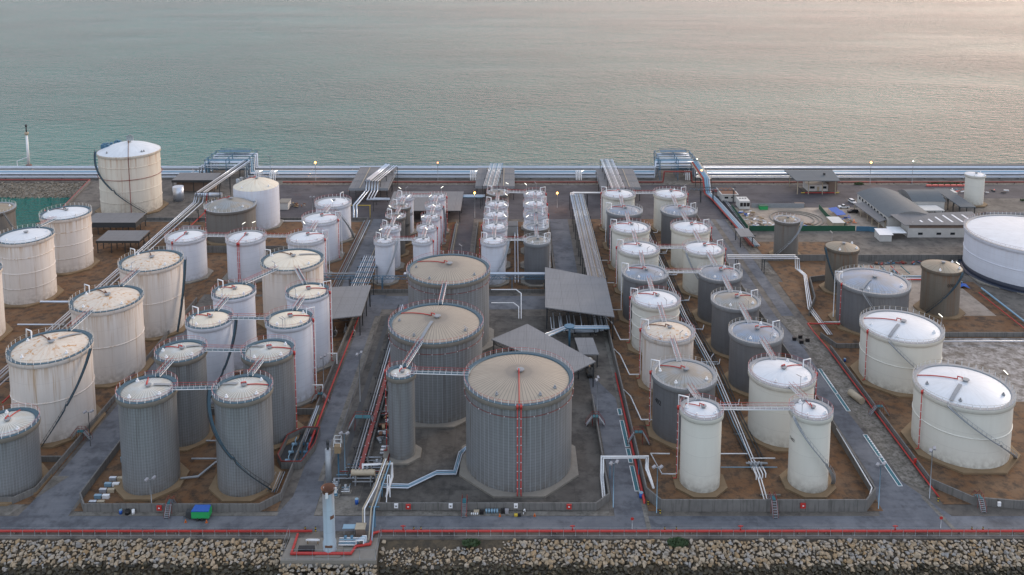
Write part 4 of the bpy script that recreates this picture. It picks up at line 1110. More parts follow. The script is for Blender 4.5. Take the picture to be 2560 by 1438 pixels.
stile(-113.6,224,'blue crossover stairs beside the lamp post at the near left corner',0,2.4,1.8)
stile(-79,194.4,'blue and red crossover stairs over the wall in front of the grey tanks',HP,2.5,1.6)
# white portal of pipes in front
t = thing('pipe_portal','white pipe portal spanning the middle service road','pipe portal',(28,206.7,0))
for k in range(2): P_run(t,'pipe',[(21.4+k*.5,197.5,.7),(21.8+k*.5,206.7,.7),(21.8+k*.5,206.7,6.1-k*.4),(33.2-k*.45,206.7,6.1-k*.4),(33.2-k*.45,206.7,2.9),(33.5-k*.2,199,2.9)],.2,'white')
for x in (24,31): 
    b = MB(); b.tube([(x,207.1,0),(x,207.1,5.6)],.1,6); b.build('post','bluesteel',t)
b = MB(); b.box(23.9,31.1,207,207.2,5.3,5.5); b.build('cross_bar','bluesteel',t)
# pipes on the bund floors
GPp='pipes between the tanks of the east bund'
t = thing('pipe_bundle','bundle of white and dark pipes between the two long east rows','pipe bundle',(59.5,295,0))
for k,(x,m,r) in enumerate(((57.6,'dark',.16),(58.4,'bluepipe',.16),(59.2,'white',.17),(59.9,'white',.17),(60.9,'dark',.2),(61.7,'dark',.16))):
    P_run(t,'pipe',[(x,396,.7),(x+.3,300,.7),(x+2.0,262,.7),(x+1.6,230,.7),(x+(1.2 if k in (2,3) else 2),214,.7)]+([(x+.9,206,.7),(x,197,.7)] if k in (2,3) else []),r,m)
for y in range(200,395,13): 
    b = MB(); b.box(57.5+(1.5 if y<270 else 0),62.3+(1.5 if y<270 else 0),y,y+.25,.08,.5); b.build('support','conc',t)
t = thing('valve_manifold','row of white valves on the brown floor between the two slim cream tanks','valve manifold',(60.5,208,0))
for k in range(4):
    x = 59.6+k*.85; P_run(t,'pipe',[(x,213,.8),(x,209.5,.8),(x,209.5,1.5),(x,206+k*.3,1.5),(x,206+k*.3,.4)],.12,'white'); b = MB(); b.cyl((x,211),.28,.7,1.8,8); b.build('valve','galv',t)
b = MB(); b.box(58.6,64,211.6,212.2,.9,1.1); b.build('platform','greywalk',t)
def floorpipe(label,pts,r=.15,mat='white',grp='branch pipes on the bund floors'):
    b = MB(); b.tube(pts,r,6); tag(b.build('branch_pipe',mat),label,'pipe',grp)
floorpipe('white branch pipe from the near left slim cream tank to the valve row',[(50.8,216,1),(60,216,1)])
floorpipe('white branch pipe from the near right slim cream tank to the valve row',[(66.5,214,1),(60.5,214,1)])
floorpipe('white looping pipe in front of the near left slim cream tank',[(40.2,216,1),(35.4,216,1),(36.8,207.4,1),(40.2,207.4,1)])
floorpipe('light blue pipe on a stand between the two slim cream tanks',[(52,210.5,.8),(66,210.5,.8)],.12,'bluepipe')
for i,(y,s_) in enumerate(((239,'nearest'),(264,'second'),(287,'third'),(310,'fourth'),(334,'fifth'),(357,'farthest'))):
    floorpipe('white pipe looping off the left wall of the east bund, %s from the shore'%s_,[(38.4,y-7,1),(35.2,y-7,1),(33.8,y+5,1.2),(31.9,y+5,3.2)])
    floorpipe('pale pipe joining the two east rows, %s from the shore'%s_,[(54,y+1,.9),(63.5,y+1,.9)],.14,'silver')
floorpipe('white pipe along the inside of the tall bund wall at the right',[(83.5,196.6,2.6),(85.2,199.5,2.6),(85.9,225,2.6)],.16)
floorpipe('grey pipe crossing behind the grey clad tanks',[(-80,222,.9),(-71.3,222,.9)],.2,'galv')
floorpipe('grey pipe crossing between the front grey clad tanks',[(-81,214,.9),(-71.8,214,.9)],.22,'galv')
floorpipe('thick grey pipe bending between the front grey clad tanks',[(-71.6,226,.9),(-73,216,.9),(-76.8,206.5,.9),(-80.8,205.8,.9)],.25,'galv')
for k in range(3):
    floorpipe(['upper','middle','lower'][k]+' of three blue grey pipes snaking from the process area to the largest grey tank',[(-33,203.8-k*.7,.8),(-25,203.5-k*.7,.8),(-18.6,209-k*.7,.8),(-14.4+k*.3,209-k*.7,.8),(-13.6+k*.4,217-k*.5,.8),(-11.8,219.5-k*.5,.8)],.17,('silver','bluepipe','silver')[k])
floorpipe('white pipe from the cream topped tank out to the west road',[(-56.7,264,4.2),(-53.8,264,4.2),(-53.8,264,.8)],.16)
floorpipe('white pipe from the nearest cream topped tank out to the west road',[(-57,244,4.6),(-54,244,4.6),(-54,244,.8)],.16)
floorpipe('white pipe across the brown floor behind the white tanks',[(-104,398,1.2),(-84,398,1.2)],.2)
floorpipe('white pipe between the dark rack and the left ringed tank',[(-166,305,3),(-147,305,3)],.45,'silver')
floorpipe('blue white pipe below the left ringed tank',[(-166,290,1.5),(-150,290,1.5),(-150,290,3.2)],.3,'silver')
floorpipe('long silver pipe crossing in front of the rubble ground at the right',[(135,279,.9),(182,279,.9),(184,281,.9),(230,281,.9)],.25,'silver')
floorpipe('light blue pipe slanting beside the huge white tank',[(174,322,1),(174,255,1)],.35,'bluepipe')
floorpipe('red pipe slanting beside the huge white tank',[(171,318,1),(171,265,1)],.18,'red')
floorpipe('white pipe from the ribbed tank at the right to its wall',[(105,291,2),(110.4,291,2)],.14)
for i,(x,y0,y1) in enumerate(((-26,325,395),(-55,325,395),(-13,325,395),(14,325,395))):
    for k in range(3): floorpipe('%s thin pipe along the wall %s'%(('red','dull grey','tan')[k],('right of the slim west tanks','left of the slim west tanks','left of the slim tanks east of it','right of the slim tanks by the long rack')[i]),[(x+k*.9*(1 if i in(0,2) else -1)-.3,y0,.9),(x+k*.9*(1 if i in (0,2) else -1)-.3,y1,.9)],.14,('darkred','galv','tan')[k])
for k in range(2): floorpipe(('left','right')[k]+' silver pipe between the two columns east of the middle road',[(1.2+k*1.2,326,1.6),(1.2+k*1.2,396,1.6)],.26,'silver')

floorpipe('upper white pipe bending round the floor right of the farthest wide grey tank',[(*at(1228,752)[:2],4.2),(*at(1290,752)[:2],4.2),(*at(1303,762)[:2],4.2),(*at(1303,800)[:2],.4)],.18)
floorpipe('lower white pipe bending round the floor right of the farthest wide grey tank',[(*at(1228,775)[:2],2.6),(*at(1284,775)[:2],2.6),(*at(1297,785)[:2],2.6),(*at(1297,800)[:2],.4)],.16)
for i in range(6):
    y = 246+i*8.5; pl_ = PWD[i]
    floorpipe('dark pipe run from the tray into the centre bund, %s from the shore'%pl_,[(-36.5,y,1.9),(-34.4,y,1.9),(-34.4,y,.6),(-33,y+1.5,.6)],.16,('galv','darkred','silver')[i%3])
for i in range(7):
    y = 240+i*24; floorpipe('pale pipe leaving the tank bundle toward the right east row, %s from the shore'%PWD[i],[(61.8,y,.7),(63.6,y,.7),(64.4,y+2,1.4)],.13,'white')
for k in range(4):
    floorpipe(PWD[k]+' low silver pipe behind the low wall west of the nearest slim tanks',[(-64.8-k*.8,322,.8),(-64.8-k*.8,400,.8)],.16,('silver','galv','darkred','galv')[k])
for k in range(5):
    floorpipe(PWD[k]+' pipe in the dark bundle between the wall and the front grey tanks',[(-56.2-k*.55,201,.5),(-56.2-k*.55,209,.5)],.12,('galv','bluesteel','silver','dark','galv')[k])
for i,(x,y) in enumerate(((-96,240),(-96,252),(-96,264),(-74,256),(-74,238),(-74,276))):
    floorpipe('grey elbow pipe on the brown floor by the cream topped tanks, %s of six'%PWD[i],[(x-4,y,.6),(x+2,y,.6),(x+2,y+5,.6)],.18,('galv','silver')[i%2])
for i,y in enumerate((236,262,290,318)):
    floorpipe('dark pipe crossing the brown floor behind the west tanks, %s from the shore'%PWD[i],[(-142,y,.7),(-133,y,.7),(-131,y+6,.7)],.2,('galv','dark')[i%2])

# ------------------------------------------------------------------ canopies and sheds
def canopy(label, quad, th=.35, mat='canopy', posts=True, truss=True, cat='canopy roof', group='open sided canopies', pm='dark', ins=.8):
    cx = sum(p[0] for p in quad)/len(quad); cy = sum(p[1] for p in quad)/len(quad)
    t = thing('canopy', label, cat, (cx,cy,0), group)
    b = MB(); b.poly3(quad, th); b.build('roof', mat, t)
    n = len(quad)
    if posts:
        P = []
        for i in range(n):
            a,c = Vector(quad[i]),Vector(quad[(i+1)%n]); m = max(1,round((c-a).length/7))
            for k in range(m): P.append(a+(c-a)*k/m)
        for p in P:
            q = p+(Vector((cx,cy,p.z))-p).normalized()*ins
            b = MB(); b.box(q.x-.16,q.x+.16,q.y-.16,q.y+.16,0,q.z-th); b.build('post',pm,t)
    if truss:
        for i in range(n):
            a,c = Vector(quad[i]),Vector(quad[(i+1)%n]); o = Vector((cx,cy,0))
            a = a+(Vector((cx,cy,a.z))-a).normalized()*ins; c = c+(Vector((cx,cy,c.z))-c).normalized()*ins
            b = MB(); dz = Vector((0,0,-1.5)); z0 = Vector((0,0,-th-.05)); b.tube([a+dz,c+dz],.09,4); b.tube([a+z0,c+z0],.09,4)
            m = max(2,round((c-a).length/2))
            for k in range(m): p,q = a+(c-a)*k/m,a+(c-a)*(k+1)/m; b.tube([p+z0,(p+q)/2+dz,q+z0],.06,4)
            b.build('truss',pm,t)
    return t
canopy('large tilted grey canopy roof at the end of the long pipe rack',[(12.2,322.6,8.9),(33.6,311.6,8.9),(33.4,281.8,8.0),(11.1,289.2,8.0)][::-1])
canopy('large grey canopy roof turned like a diamond behind the largest grey tank',[(4.9,276.1,8.2),(24.5,251,8.2),(17.1,244.6,8.0),(-6.4,265.7,8.0)][::-1])
canopy('grey canopy roof beside the cream topped tanks and the west road',[(-67,306,7.8),(-50,308.5,7.8),(-49.6,284.6,7.2),(-58.7,282.2,7.2),(-67,281,7.2)][::-1])
canopy('small tilted grey canopy roof over a tank truck',[(19.8,273,5),(25.6,273,5),(26.6,263,4.4),(20.8,263,4.4)][::-1],truss=False)
canopy('small grey canopy at the end of the low blue pipes',[(95.8,377,5),(101.5,377,5),(101.3,366.6,5),(95.6,366.6,5)][::-1],truss=False)
canopy('long blue grey canopy beside the slim cream tank near the far pipelines',[(206.6,431.8,6.3),(213.6,431.8,6.3),(213.8,405,5.6),(206.6,405,5.6)][::-1],truss=False,mat='whroof')
def shed(label, x0,x1,y0,y1,z,slope=1.2,mat='shedroof',beams=True,fascia=1.2,walls=None,group='sheds along the far yard'):
    t = thing('shed', label, 'shed', ((x0+x1)/2,(y0+y1)/2,0), group)
    b = MB(); b.poly3([(x0,y0,z-slope),(x1,y0,z-slope),(x1,y1,z),(x0,y1,z)],.25); b.build('roof',mat,t)
    b = MB(); b.box(x0,x1,y0-.12,y0-.01,z-slope-fascia,z-slope+.05); b.box(x1+.01,x1+.12,y0,y1,z-slope-fascia,z-slope-.25); b.box(x0-.12,x0-.01,y0,y1,z-slope-fascia,z-slope-.25); b.build('fascia','greywalk' if beams else 'dark',t)
    n = max(2,round((x1-x0)/6))
    for i in range(n+1):
        for y in (y0+.5,y1-.5,(y0+y1)/2):
            x = x0+.4+(x1-x0-.8)*i/n; b = MB(); b.box(x-.15,x+.15,y-.15,y+.15,0,z-slope-.3); b.build('column','dark',t)
    if beams:
        for f in (.28,.72): b = MB(); x = x0+(x1-x0)*f; b.beam((x,y0+.3,z-slope+.12),(x,y1-.3,z+.12),.35,.2); b.build('ridge_strip','tan',t)
        for f in (.33,.66): b = MB(); y = y0+(y1-y0)*f; b.box(x0+.2,x1-.2,y-.1,y+.1,z-slope+slope*f+.02,z-slope+slope*f+.16); b.build('seam_strip','greywalk',t)
    if walls:
        b = MB(); b.box(x0+1.5,x1-1.5,y0+2.5,y1-1,0,z-slope-.6); b.build('wall',walls,t)
    return t
shed('grey shed roof crossed by two thick pipes, first from the left of the three',-79.7,-60.5,430,464,8.2)
shed('grey shed roof crossed by a fan of thin pipes, middle of the three',-18,1.2,433.5,463,8.2)
shed('grey shed roof crossed by a broad pipe rack, right of the three',43.5,63,431.5,461,8.2)
shed('wide pale grey flat shed roof behind the slim tanks west of the middle road',-57.2,-23.4,399.5,427,6.3,.8,beams=False,fascia=.3)
shed('low grey brown shed roof between the two domed tanks',-172,-150.5,446,457.5,7,.6,beams=False,walls='brick')
shed('flat roofed shed at the foot of the tallest tank',-187,-164.5,383,395,6,.5,beams=False,fascia=2.2)
shed('small flat grey shed roof between the tallest tank and the rusted roof tank',-171.3,-153.5,360,371.5,6,.5,beams=False,fascia=.9)
shed('tiny grey shed roof beside the squat grey tank',-143,-135,372,381,5,.3,beams=False,fascia=.2)

# pumps and pipe clutter under the canopies and in the process area
def pump(x,y,label,ang=0,s=1.0,mat='bluesteel',group='pumps under the canopies'):
    t = thing('pump', label, 'pump', (x,y,.1), group); d = Vector((cos(ang),sin(ang),0)); c = Vector((x,y,0))
    b = MB(); b.obox(c+Vector((0,0,.25)),d,(2.4*s,.9*s,.3)); b.build('base','conc',t)
    b = MB(); b.tube([c-d*1.0*s+Vector((0,0,.85)),c+d*.15*s+Vector((0,0,.85))],.38*s,10); b.build('motor',mat,t)
    b = MB(); b.tube([c+d*.2*s+Vector((0,0,.85)),c+d*.8*s+Vector((0,0,.85))],.48*s,10); b.tube([c+d*.5*s+Vector((0,0,.85)),c+d*.5*s+Vector((0,0,2.2*s))],.14,6); b.build('casing','galv',t)
k = 0
PW = ['first','second','third','fourth','fifth','sixth','seventh','eighth','ninth','tenth','eleventh','twelfth']
for x in range(6):
    pump(14+x*3.4,286+ (x%2)*2,'pump under the canopy by the long rack, %s from the left'%PW[x],HP,1.1,'dark' if x%3 else 'galv')
for x in range(5): pump(-64.5+x*3.0,285.5+(x%2)*2.5,'pump under the canopy beside the west road, %s from the left'%PW[x],HP,1.2,'galv' if x%2 else 'dark')
for i,x in enumerate((137,141,145,149)): pump(x,339,'big light blue pump, %s from the left in the pump row behind the pale court'%PW[i],HP,1.5,'bluepipe','pumps of the east pump row')
t = thing('pipe_bundle','tangle of grey pipes turning under the canopy at the end of the long rack','pipe bundle',(22,284,0))
for k in range(9):
    P_run(t,'pipe',[(13+k*.9,292,3.2+k*.1),(13+k*.9,283-k*.55,3.2+k*.1),(31.5-k*.6,283-k*.55,3.2+k*.1),(31.5-k*.6,300,3.2+k*.1)],.13,('silver','galv','dark')[k%3])
for k in range(8): P_run(t,'pipe',[(14+k*2.3,288,.3),(14+k*2.3,288,3.0),(14+k*2.3,296,3.0)],.15,('galv','silver','dark')[k%3])
t = thing('pipe_bundle','blue grey pipes slanting between the two large centre canopies','pipe bundle',(13,278,0))
for k in range(5): P_run(t,'pipe',[(6,268+k*.9,5.2),(17.5,279+k*.5,5.2),(31.5,279+k*.5,5.2)],.16,('bluepipe','silver','galv')[k%3])
b = MB(); b.cyl((18.4,276.2),.35,0,7.2,10); b.build('post','bluesteel',t)
b = MB(); b.cyl((18.4,276.2),1.7,7.2,7.5,12); b.build('platform','bluesteel',t)
# concrete low boxes, tank truck under the small roof
t = thing('tank_truck','polished steel tank truck end showing under the small canopy','tank truck',(23.5,259.5,0))
b = MB(); b.tube([(23.6,262.8,2.3),(23.5,256.6,2.3)],1.25,16); b.build('tank','chrome',t)
b = MB(); b.box(22.5,24.6,256.4,262,.75,1.2); b.build('chassis','dark',t)
for x in (22.6,24.4):
    for y in (257.2,258.6,261.5): q = MB(); q.tube([(x-.15,y,.5),(x+.15,y,.5)],.5,12); q.build('wheel','tyre',t)
for i,(x,y) in enumerate(((9.5,312),(5,311),(-3,300))): pass

# ------------------------------------------------------------------ buildings at the right
def windows(t, pts, axis='y', mat='glass'):
    for (a0,a1,p,z0,z1) in pts:
        b = MB()
        if axis == 'y': b.box(a0,a1,p-.06,p-.003,z0,z1)
        else: b.box(p-.06,p-.003,a0,a1,z0,z1)
        b.build('window',mat,t)
t = thing('gatehouse','weighbridge house with a big blue grey overhanging roof and red kerb island','gatehouse',(154,451,0))
b = MB(); b.poly3([(142,441,7.6),(164,441,7.6),(166,458,8.4),(141,458,8.4)],.4); b.build('roof','whroof',t)
b = MB(); b.box(150,160.5,447.5,455,.3,3.6); b.build('wall','wallwhite',t); b = MB(); b.box(160.6,165,447,455.5,.3,6.2); b.build('brick_wing','brick',t)
windows(t,[(151.2,153.6,447.5,1.6,2.8),(157.4,159.6,447.5,1.6,2.8)]); b = MB(); b.box(154.8,156,447.42,447.49,.3,2.6); b.build('door','tan',t)
b = MB(); b.box(148,166,445.2,456,.03,.3); b.build('island','kerb',t); b = MB(); b.box(148,163,444.8,445.15,.03,.4); b.build('kerb','red',t)
for x in (148,163.2): b = MB(); b.box(x-2,x-.1,444.8,445.15,.03,.38) if x<150 else b.box(x+.1,x+2,444.8,445.15,.03,.38); b.build('kerb','yellow',t)
for x,y in ((143.5,443),(143.5,456),(149,443),(156,443),(162.5,443)): b = MB(); b.box(x-.18,x+.18,y-.18,y+.18,.03,7.4); b.build('column','tan',t)
for x in (150,153,157.5,161.5): b = MB(); b.obox((x,444,6.9),(1,0,0),(.4,.4,.3)); b.build('lamp','litamber',t)
b = MB(); b.box(158.4,159.3,449,450,8.2,9.2); b.build('roof_unit','dark',t)
def vault(t, x0,x1,y0,y1,ze,rise,axis='y',mat='whroof',name='roof'):
    b = MB(); n = 14; vs = []
    for e in (0,1):
        for k in range(n+1):
            f = k/n; z = ze+rise*sin(pi*f)
            vs.append((x0+(x1-x0)*f, y0 if e==0 else y1, z) if axis=='y' else (x0 if e==0 else x1, y0+(y1-y0)*f, z))
    b.add(vs, [(k,k+1,n+2+k,n+1+k) if axis=='y' else (k+1,k,n+1+k,n+2+k) for k in range(n)], True)
    b.build(name,mat,t)
    b = MB()
    for e in (0,1):
        o = e*(n+1); b.add([vs[o+k] for k in range(n+1)], [list(range(n+1)) if (e==0)==(axis=='y') else list(range(n,-1,-1))])
    b.build('gable','roofsheet',t)
t = thing('warehouse','long white walled warehouse with a grey barrel roof','warehouse',(176,406,0),'warehouses at the right')
vault(t,166,187,388,425,6.2,2.7); b = MB(); b.box(166.5,186.5,388.6,424.4,0,6.15); b.build('wall','wallwhite',t)
windows(t,[(y,y+2.4,166.5,2.6,5.2) for y in (390.5,394.5)]+[(y,y+1.6,166.5,4,5.4) for y in (399,402.5,406,409.5,413,417,420.5)],'x')
for i,y in enumerate((397.6,400.4,404.4,408)):
    b = MB(); b.box(165.7,166.4,y,y+1,2.4,3.3); b.build('air_conditioner','white',t)
t = thing('warehouse','lower barrel roofed warehouse behind the long one','warehouse',(196,422,0),'warehouses at the right')
vault(t,188.2,204,413.5,431,5.4,2.8,'x'); b = MB(); b.box(188.6,203.6,414,430.6,0,5.3); b.build('wall','wallwhite',t)
t = thing('warehouse','grey roofed warehouse with seven skylight strips and a white front wall','warehouse',(187,387,0),'warehouses at the right')
b = MB(); b.poly3([(169.6,378.6,6),(205,378.6,6),(205,391.5,7.8),(166.8,387.6,7.8)],.25); b.build('roof','shedroof',t)
b = MB(); b.box(171.5,204,379.6,386.5,0,5.6); b.build('wall','wallwhite',t)
for k in range(7): x = 173.5+k*4.4; b = MB(); b.poly3([(x,381.2,6.42),(x+.9,381.2,6.42),(x-.6,388.2,7.43),(x-1.5,388.2,7.43)],.04); b.build('skylight','white',t)
windows(t,[(172,203.5,379.6,4.2,5.5)],mat='brick'); windows(t,[(x,x+2,379.6,1.2,2.2) for x in (176,184,190,196,200)])
canopy('lean to roof with skylights along the warehouse side',[(161.2,415,4),(166.2,415,4.8),(166.2,389.5,4.8),(162.6,388.4,4)][::-1],truss=False,mat='shedroof',pm='tan')
canopy('small white porch roof beside the barrel roofed warehouses',[(187.6,412.5,4),(199,412.5,4),(200,406,3.6),(190,406,3.6)][::-1],truss=False,mat='wallwhite')
t = thing('warehouse','long low barrel roof behind the huge white tank','warehouse',(240,402,0),'warehouses at the right')
vault(t,215,290,392,403,3,2.4,'x'); b = MB(); b.box(215.4,289.6,392.4,402.6,0,2.95); b.build('wall','wallwhite',t)
t = thing('guard_hut','flat roofed white hut with a stained dark roof beside the pipe bridge','guard hut',(106.4,436,0))
b = MB(); b.box(102.8,110,430.6,441.4,0,3.6); b.build('wall','wallwhite',t); b = MB(); b.box(102.2,110.6,429.8,442.2,3.6,3.95); b.build('roof','wallwhite',t); b = MB(); b.box(102.7,110.1,430.4,441.6,3.955,4.0); b.build('roof_felt','rust',t)
windows(t,[(104,105.8,430.6,1.6,2.5),(107.2,107.9,430.6,1.8,2.5)])
t = thing('chiller_unit','white chiller box with three dark fans behind the green fence','chiller',(110.5,421,0))
b = MB(); b.box(108,113,417.5,424.5,.4,4.4); b.build('casing','wallwhite',t)
for k in range(3): b = MB(); b.cyl((109.3+k*1.3,422),.5,4.4,4.55,10); b.build('fan','black',t); b = MB(); b.box(108.3+k*1.6,109.6+k*1.6,417.42,417.49,1.8,3.6); b.build('grille','black',t)
t = thing('site_hut','white roofed low hut at the corner of the pump yard','site hut',(162,379,0))
b = MB(); b.box(157.5,162.5,374.5,380.5,0,3); b.build('wall','wallwhite',t); b = MB(); b.poly3([(157,374,3.1),(163,374,3.1),(163.5,381,3.6),(157.5,381,3.6)],.15); b.build('roof','white',t); b = MB(); b.poly3([(163.2,377,2.9),(170,377,2.9),(170,384,3.4),(163.8,384,3.4)],.15); b.build('porch_roof','white',t)
t = thing('site_hut','tan roofed site cabin at the corner of the construction site','site hut',(145,394,0))
b = MB(); b.box(143,148,390.5,398.5,0,2.8); b.build('wall','tan',t); b = MB(); b.box(142.7,148.3,390.2,398.8,2.8,3.0); b.build('roof','wallwhite',t)
t = thing('portable_office','small white portable office with a window near the right edge','portable office',(217,438,0))
b = MB(); b.box(214.5,220,435,440,.3,3.3); b.build('wall','wallwhite',t); windows(t,[(216.6,218,435,1.4,2.5)])
def sheetfence(label,pts,h,mat): 
    o = wall('site_fence',label,pts,h,.12,mat,'site fence','sheet fences of the construction site')
sheetfence('dark green sheet fence along the left side of the construction site',[(104.6,388.4),(104.9,420)],2.2,'dkgreen')
sheetfence('dark green sheet fence along the front of the construction site',[(105,388),(152,388)],2.4,'dkgreen')
sheetfence('blue grey sheet fence continuing right of the green one',[(152.4,388),(158,387.6),(161,386)],2.2,'bluesteel')
sheetfence('grey sheet fence at the back of the construction site',[(114.6,421),(140,421)],2.2,'greywalk')
sheetfence('dark green sheet fence beside the blue tarpaulin shelters',[(146.5,419.5),(145.5,404),(149,392)],2.2,'dkgreen')
t = thing('container','small teal green waste container on the construction site','container',(119.7,418.8,0)); b = MB(); b.box(117.8,121.6,417.6,420,.1,1.8); b.build('body','green',t); b = MB(); b.box(117.7,121.7,417.5,420.1,1.8,1.95); b.build('lid','dkgreen',t)
t = thing('container','grey open skip at the back corner of the construction site','container',(138,422.5,0)); b = MB(); b.box(136,140.5,421.6,424,.1,1.8); b.build('body','brick',t)
for i,(x,y) in enumerate(((151,412),(151.6,406.8))):
    t = thing('shelter','blue tarpaulin shelter, %s of the two'%('back','front')[i],'shelter',(x,y,0)); b = MB(); b.poly3([(x-2,y-3,1.9),(x+2,y-3,2.4),(x+2,y+2.4,2.6),(x-2,y+2.4,2.0)],.06); b.build('tarpaulin','blue',t)
    for a,c in ((-1.8,-2.8),(1.8,-2.8),(1.8,2.2),(-1.8,2.2)): b = MB(); b.tube([(x+a,y+c,0),(x+a,y+c,1.95)],.05,4); b.build('pole','galv',t)
t = thing('foundation_ring','round concrete tank foundation rings on the construction site','foundation',(131,404,0))
for r in (11.5,9.6,7.4): b = MB(); b.lathe([(r+.5,.06),(r+.5,.4),(r,.4),(r,.06)],48,(131,404),False); b.build('ring','conc',t)
def junk(label,x,y,w_,d,n,mats,cat='scrap pile',h=1.2):
    t = thing('scrap_pile',label,cat,(x,y,0),'heaps of material')
    for k in range(n):
        a = R_.uniform(0,pi); c = (x+R_.uniform(-w_,w_)/2,y+R_.uniform(-d,d)/2,R_.uniform(.15,h)); b = MB(); b.obox(c,(cos(a),sin(a),R_.uniform(-.2,.2)),(R_.uniform(.8,2.4),R_.uniform(.3,.9),R_.uniform(.1,.6))); b.build('piece',mats[k%len(mats)],t)
junk('heap of timber, pallets and blue sheets inside the green fence',111,402,8,26,70,['wood','white','blue','brick','tan','galv'])
junk('heap of yellow and brown material beside the blue tarpaulin shelters',150,398,5,7,16,['wood','yellow','brick','tan'])
junk('dark heap of scrap steel and timber inside the red pipe square',-33.8,229.5,3.4,10,26,['dark','wood','rust','galv','dark'])
junk('crumpled grey sheets and dark tarpaulin beside the slim column tank',-33.2,224,4,3.4,14,['galv','dark','rust','greywalk'],h=1.8)
junk('dark debris beside the white hut on the far yard',-103,424,7,5,16,['dark','wood','rust','tan'])
t = thing('tarpaulin','crumpled bright blue tarpaulin on the pale pump court','tarpaulin',(164,330,0)); b = MB(); n = 9
vs = [(158+i*1.5+R_.uniform(-.5,.5),325+j*1.0+R_.uniform(-.4,.4)+(4-i)*.5,.15+R_.uniform(0,.9)) for j in range(n) for i in range(n)]
b.add(vs,[(j*n+i,j*n+i+1,(j+1)*n+i+1,(j+1)*n+i) for j in range(n-1) for i in range(n-1)]); b.build('sheet','blue',t)
t = thing('pipe_bundle','manifold of blue and red pipes along the pump row','pipe bundle',(150,335,0))
for k in range(4): P_run(t,'pipe',[(134,334-k*1.1,.8),(166-k,334-k*1.1,.8),(170-k,328-k,.8)],.25,('bluepipe','dark','silver','red')[k])
for k in range(5): P_run(t,'pipe',[(137+k*4,343,1.4),(137+k*4,335,1.4)],.2,('teal','red')[k%2])
for i in range(7):
    b = MB(); x = 216+i*3.2; b.poly3([(x-1.4,456.4,.9),(x+1.4,456.4,.9),(x+1.2,457.4,.9),(x-1.2,457.4,.9)],.8); tag(b.build('barrier','pink'),'pink red plastic barrier, %s from the left in the row near the right edge'%PW[i],'barrier','pink red plastic barriers')
for i in range(5):
    b = MB(); x = 98.2+i*3; b.poly3([(x-1.3,447.4,.95),(x+1.3,447.4,.95),(x+1.1,448.4,.95),(x-1.1,448.4,.95)],.85); tag(b.build('barrier','pink'),'pink red plastic barrier, %s from the left in the row behind the white hut'%PW[i],'barrier','pink red plastic barriers')
M['leaf'] = plain('dark_foliage',(.03,.06,.018),.7,var=.5,sc=.8)
def bush(label,x,y,w_,d,h,n=260,z0=0):
    b = MB()
    for k in range(n):
        a,e = R_.uniform(0,2*pi),R_.uniform(.1,1)**.5; px,py = x+cos(a)*w_*.5*e,y+sin(a)*d*.5*e; pz = z0+R_.uniform(.05,h)*(1.05-e*.6); q = R_.uniform(.12,.32)
        u = Vector((R_.gauss(0,1),R_.gauss(0,1),R_.gauss(0,1))).normalized(); v = u.orthogonal().normalized()*q; u = u*q; p = Vector((px,py,pz)); b.add([p-u-v,p+u-v,p+u+v,p-u+v],[(0,1,2,3)])
    t = thing('bush',label,'bush',(x,y,z0),'bushes'); b.build('foliage','leaf',t); b = MB()
    for k in range(3): b.tube([(x,y,z0-.1),(x+R_.uniform(-.4,.4)*w_*.4,y+R_.uniform(-.2,.2),z0+h*.6)],.05,4)
    b.build('stem','wood',t)
bush('green bush growing out of the near rock slope under the shore fence',36.5,184.0,4.6,2.0,1.5,420,-.5)
bush('clump of dry green bush on the bare slope right of the flare platform',-9,184,4,1.8,.8,260,-.4)
bush('low hedge behind the pink red barriers',226,460,18,2.5,1.4,500)
bush('small dark bush by the far red pipe',181,460,5,2,1.6,200)
bush('low green hedge at the far right edge',262,432,26,3,1.6,600)
# vehicles
def car(label,x,y,ang,body,kind='suv',s=1.0):
    t = thing('parked_car',label,'car',(x,y,0),'cars parked at the right'); d = Vector((cos(ang),sin(ang),0)); n = Vector((-d.y,d.x,0)); c = Vector((x,y,0))
    def pr(prof,w_,mat,nm):
        b = MB(); m = len(prof); vs = [c+d*a+n*sgn*w_+Vector((0,0,z)) for sgn in (-1,1) for a,z in prof]
        b.add(vs,[list(range(m)),list(range(2*m-1,m-1,-1))]+[(i,m+i,m+(i+1)%m,(i+1)%m)[::-1] for i in range(m)]); b.build(nm,mat,t)
    pr([(-2.5,.45),(2.4,.45),(2.5,.8),(2.4,1.0),(1.2,1.1),(-2.5,1.1)],.9,body,'body')
    if kind=='suv': pr([(-2.4,1.1),(1.2,1.1),(.5,1.7),(-2.2,1.72)],.8,'glass','cabin'); pr([(-2.1,1.72),(.45,1.7),(.4,1.78),(-2.0,1.8)],.76,body,'roof')
    else: pr([(-.6,1.1),(1.2,1.1),(.6,1.72),(-.4,1.74)],.8,'glass','cabin'); pr([(-.4,1.74),(.55,1.72),(.5,1.8),(-.35,1.82)],.76,body,'roof'); pr([(-2.4,1.11),(-.75,1.11),(-.75,1.16),(-2.4,1.16)],.75,'black','load_bed')
    for a in (-1.6,1.6):
        for sg in (-.82,.82): p = c+d*a+n*sg+Vector((0,0,.38)); b = MB(); b.tube([p-n*.1,p+n*.1],.38,12); b.build('wheel','tyre',t)
car('white pickup truck parked on the yard left of the warehouse',158.6,420.5,pi,'white','pickup')
car('black car parked in front of the white pickup',160.3,413.3,pi,'black')
car('white and dark car parked behind the others beside the warehouse corner',165.8,428.5,-HP*.9,'white')
car('dark red car half hidden by the tall vent column near the middle',-38.5,425,.3,'darkred')

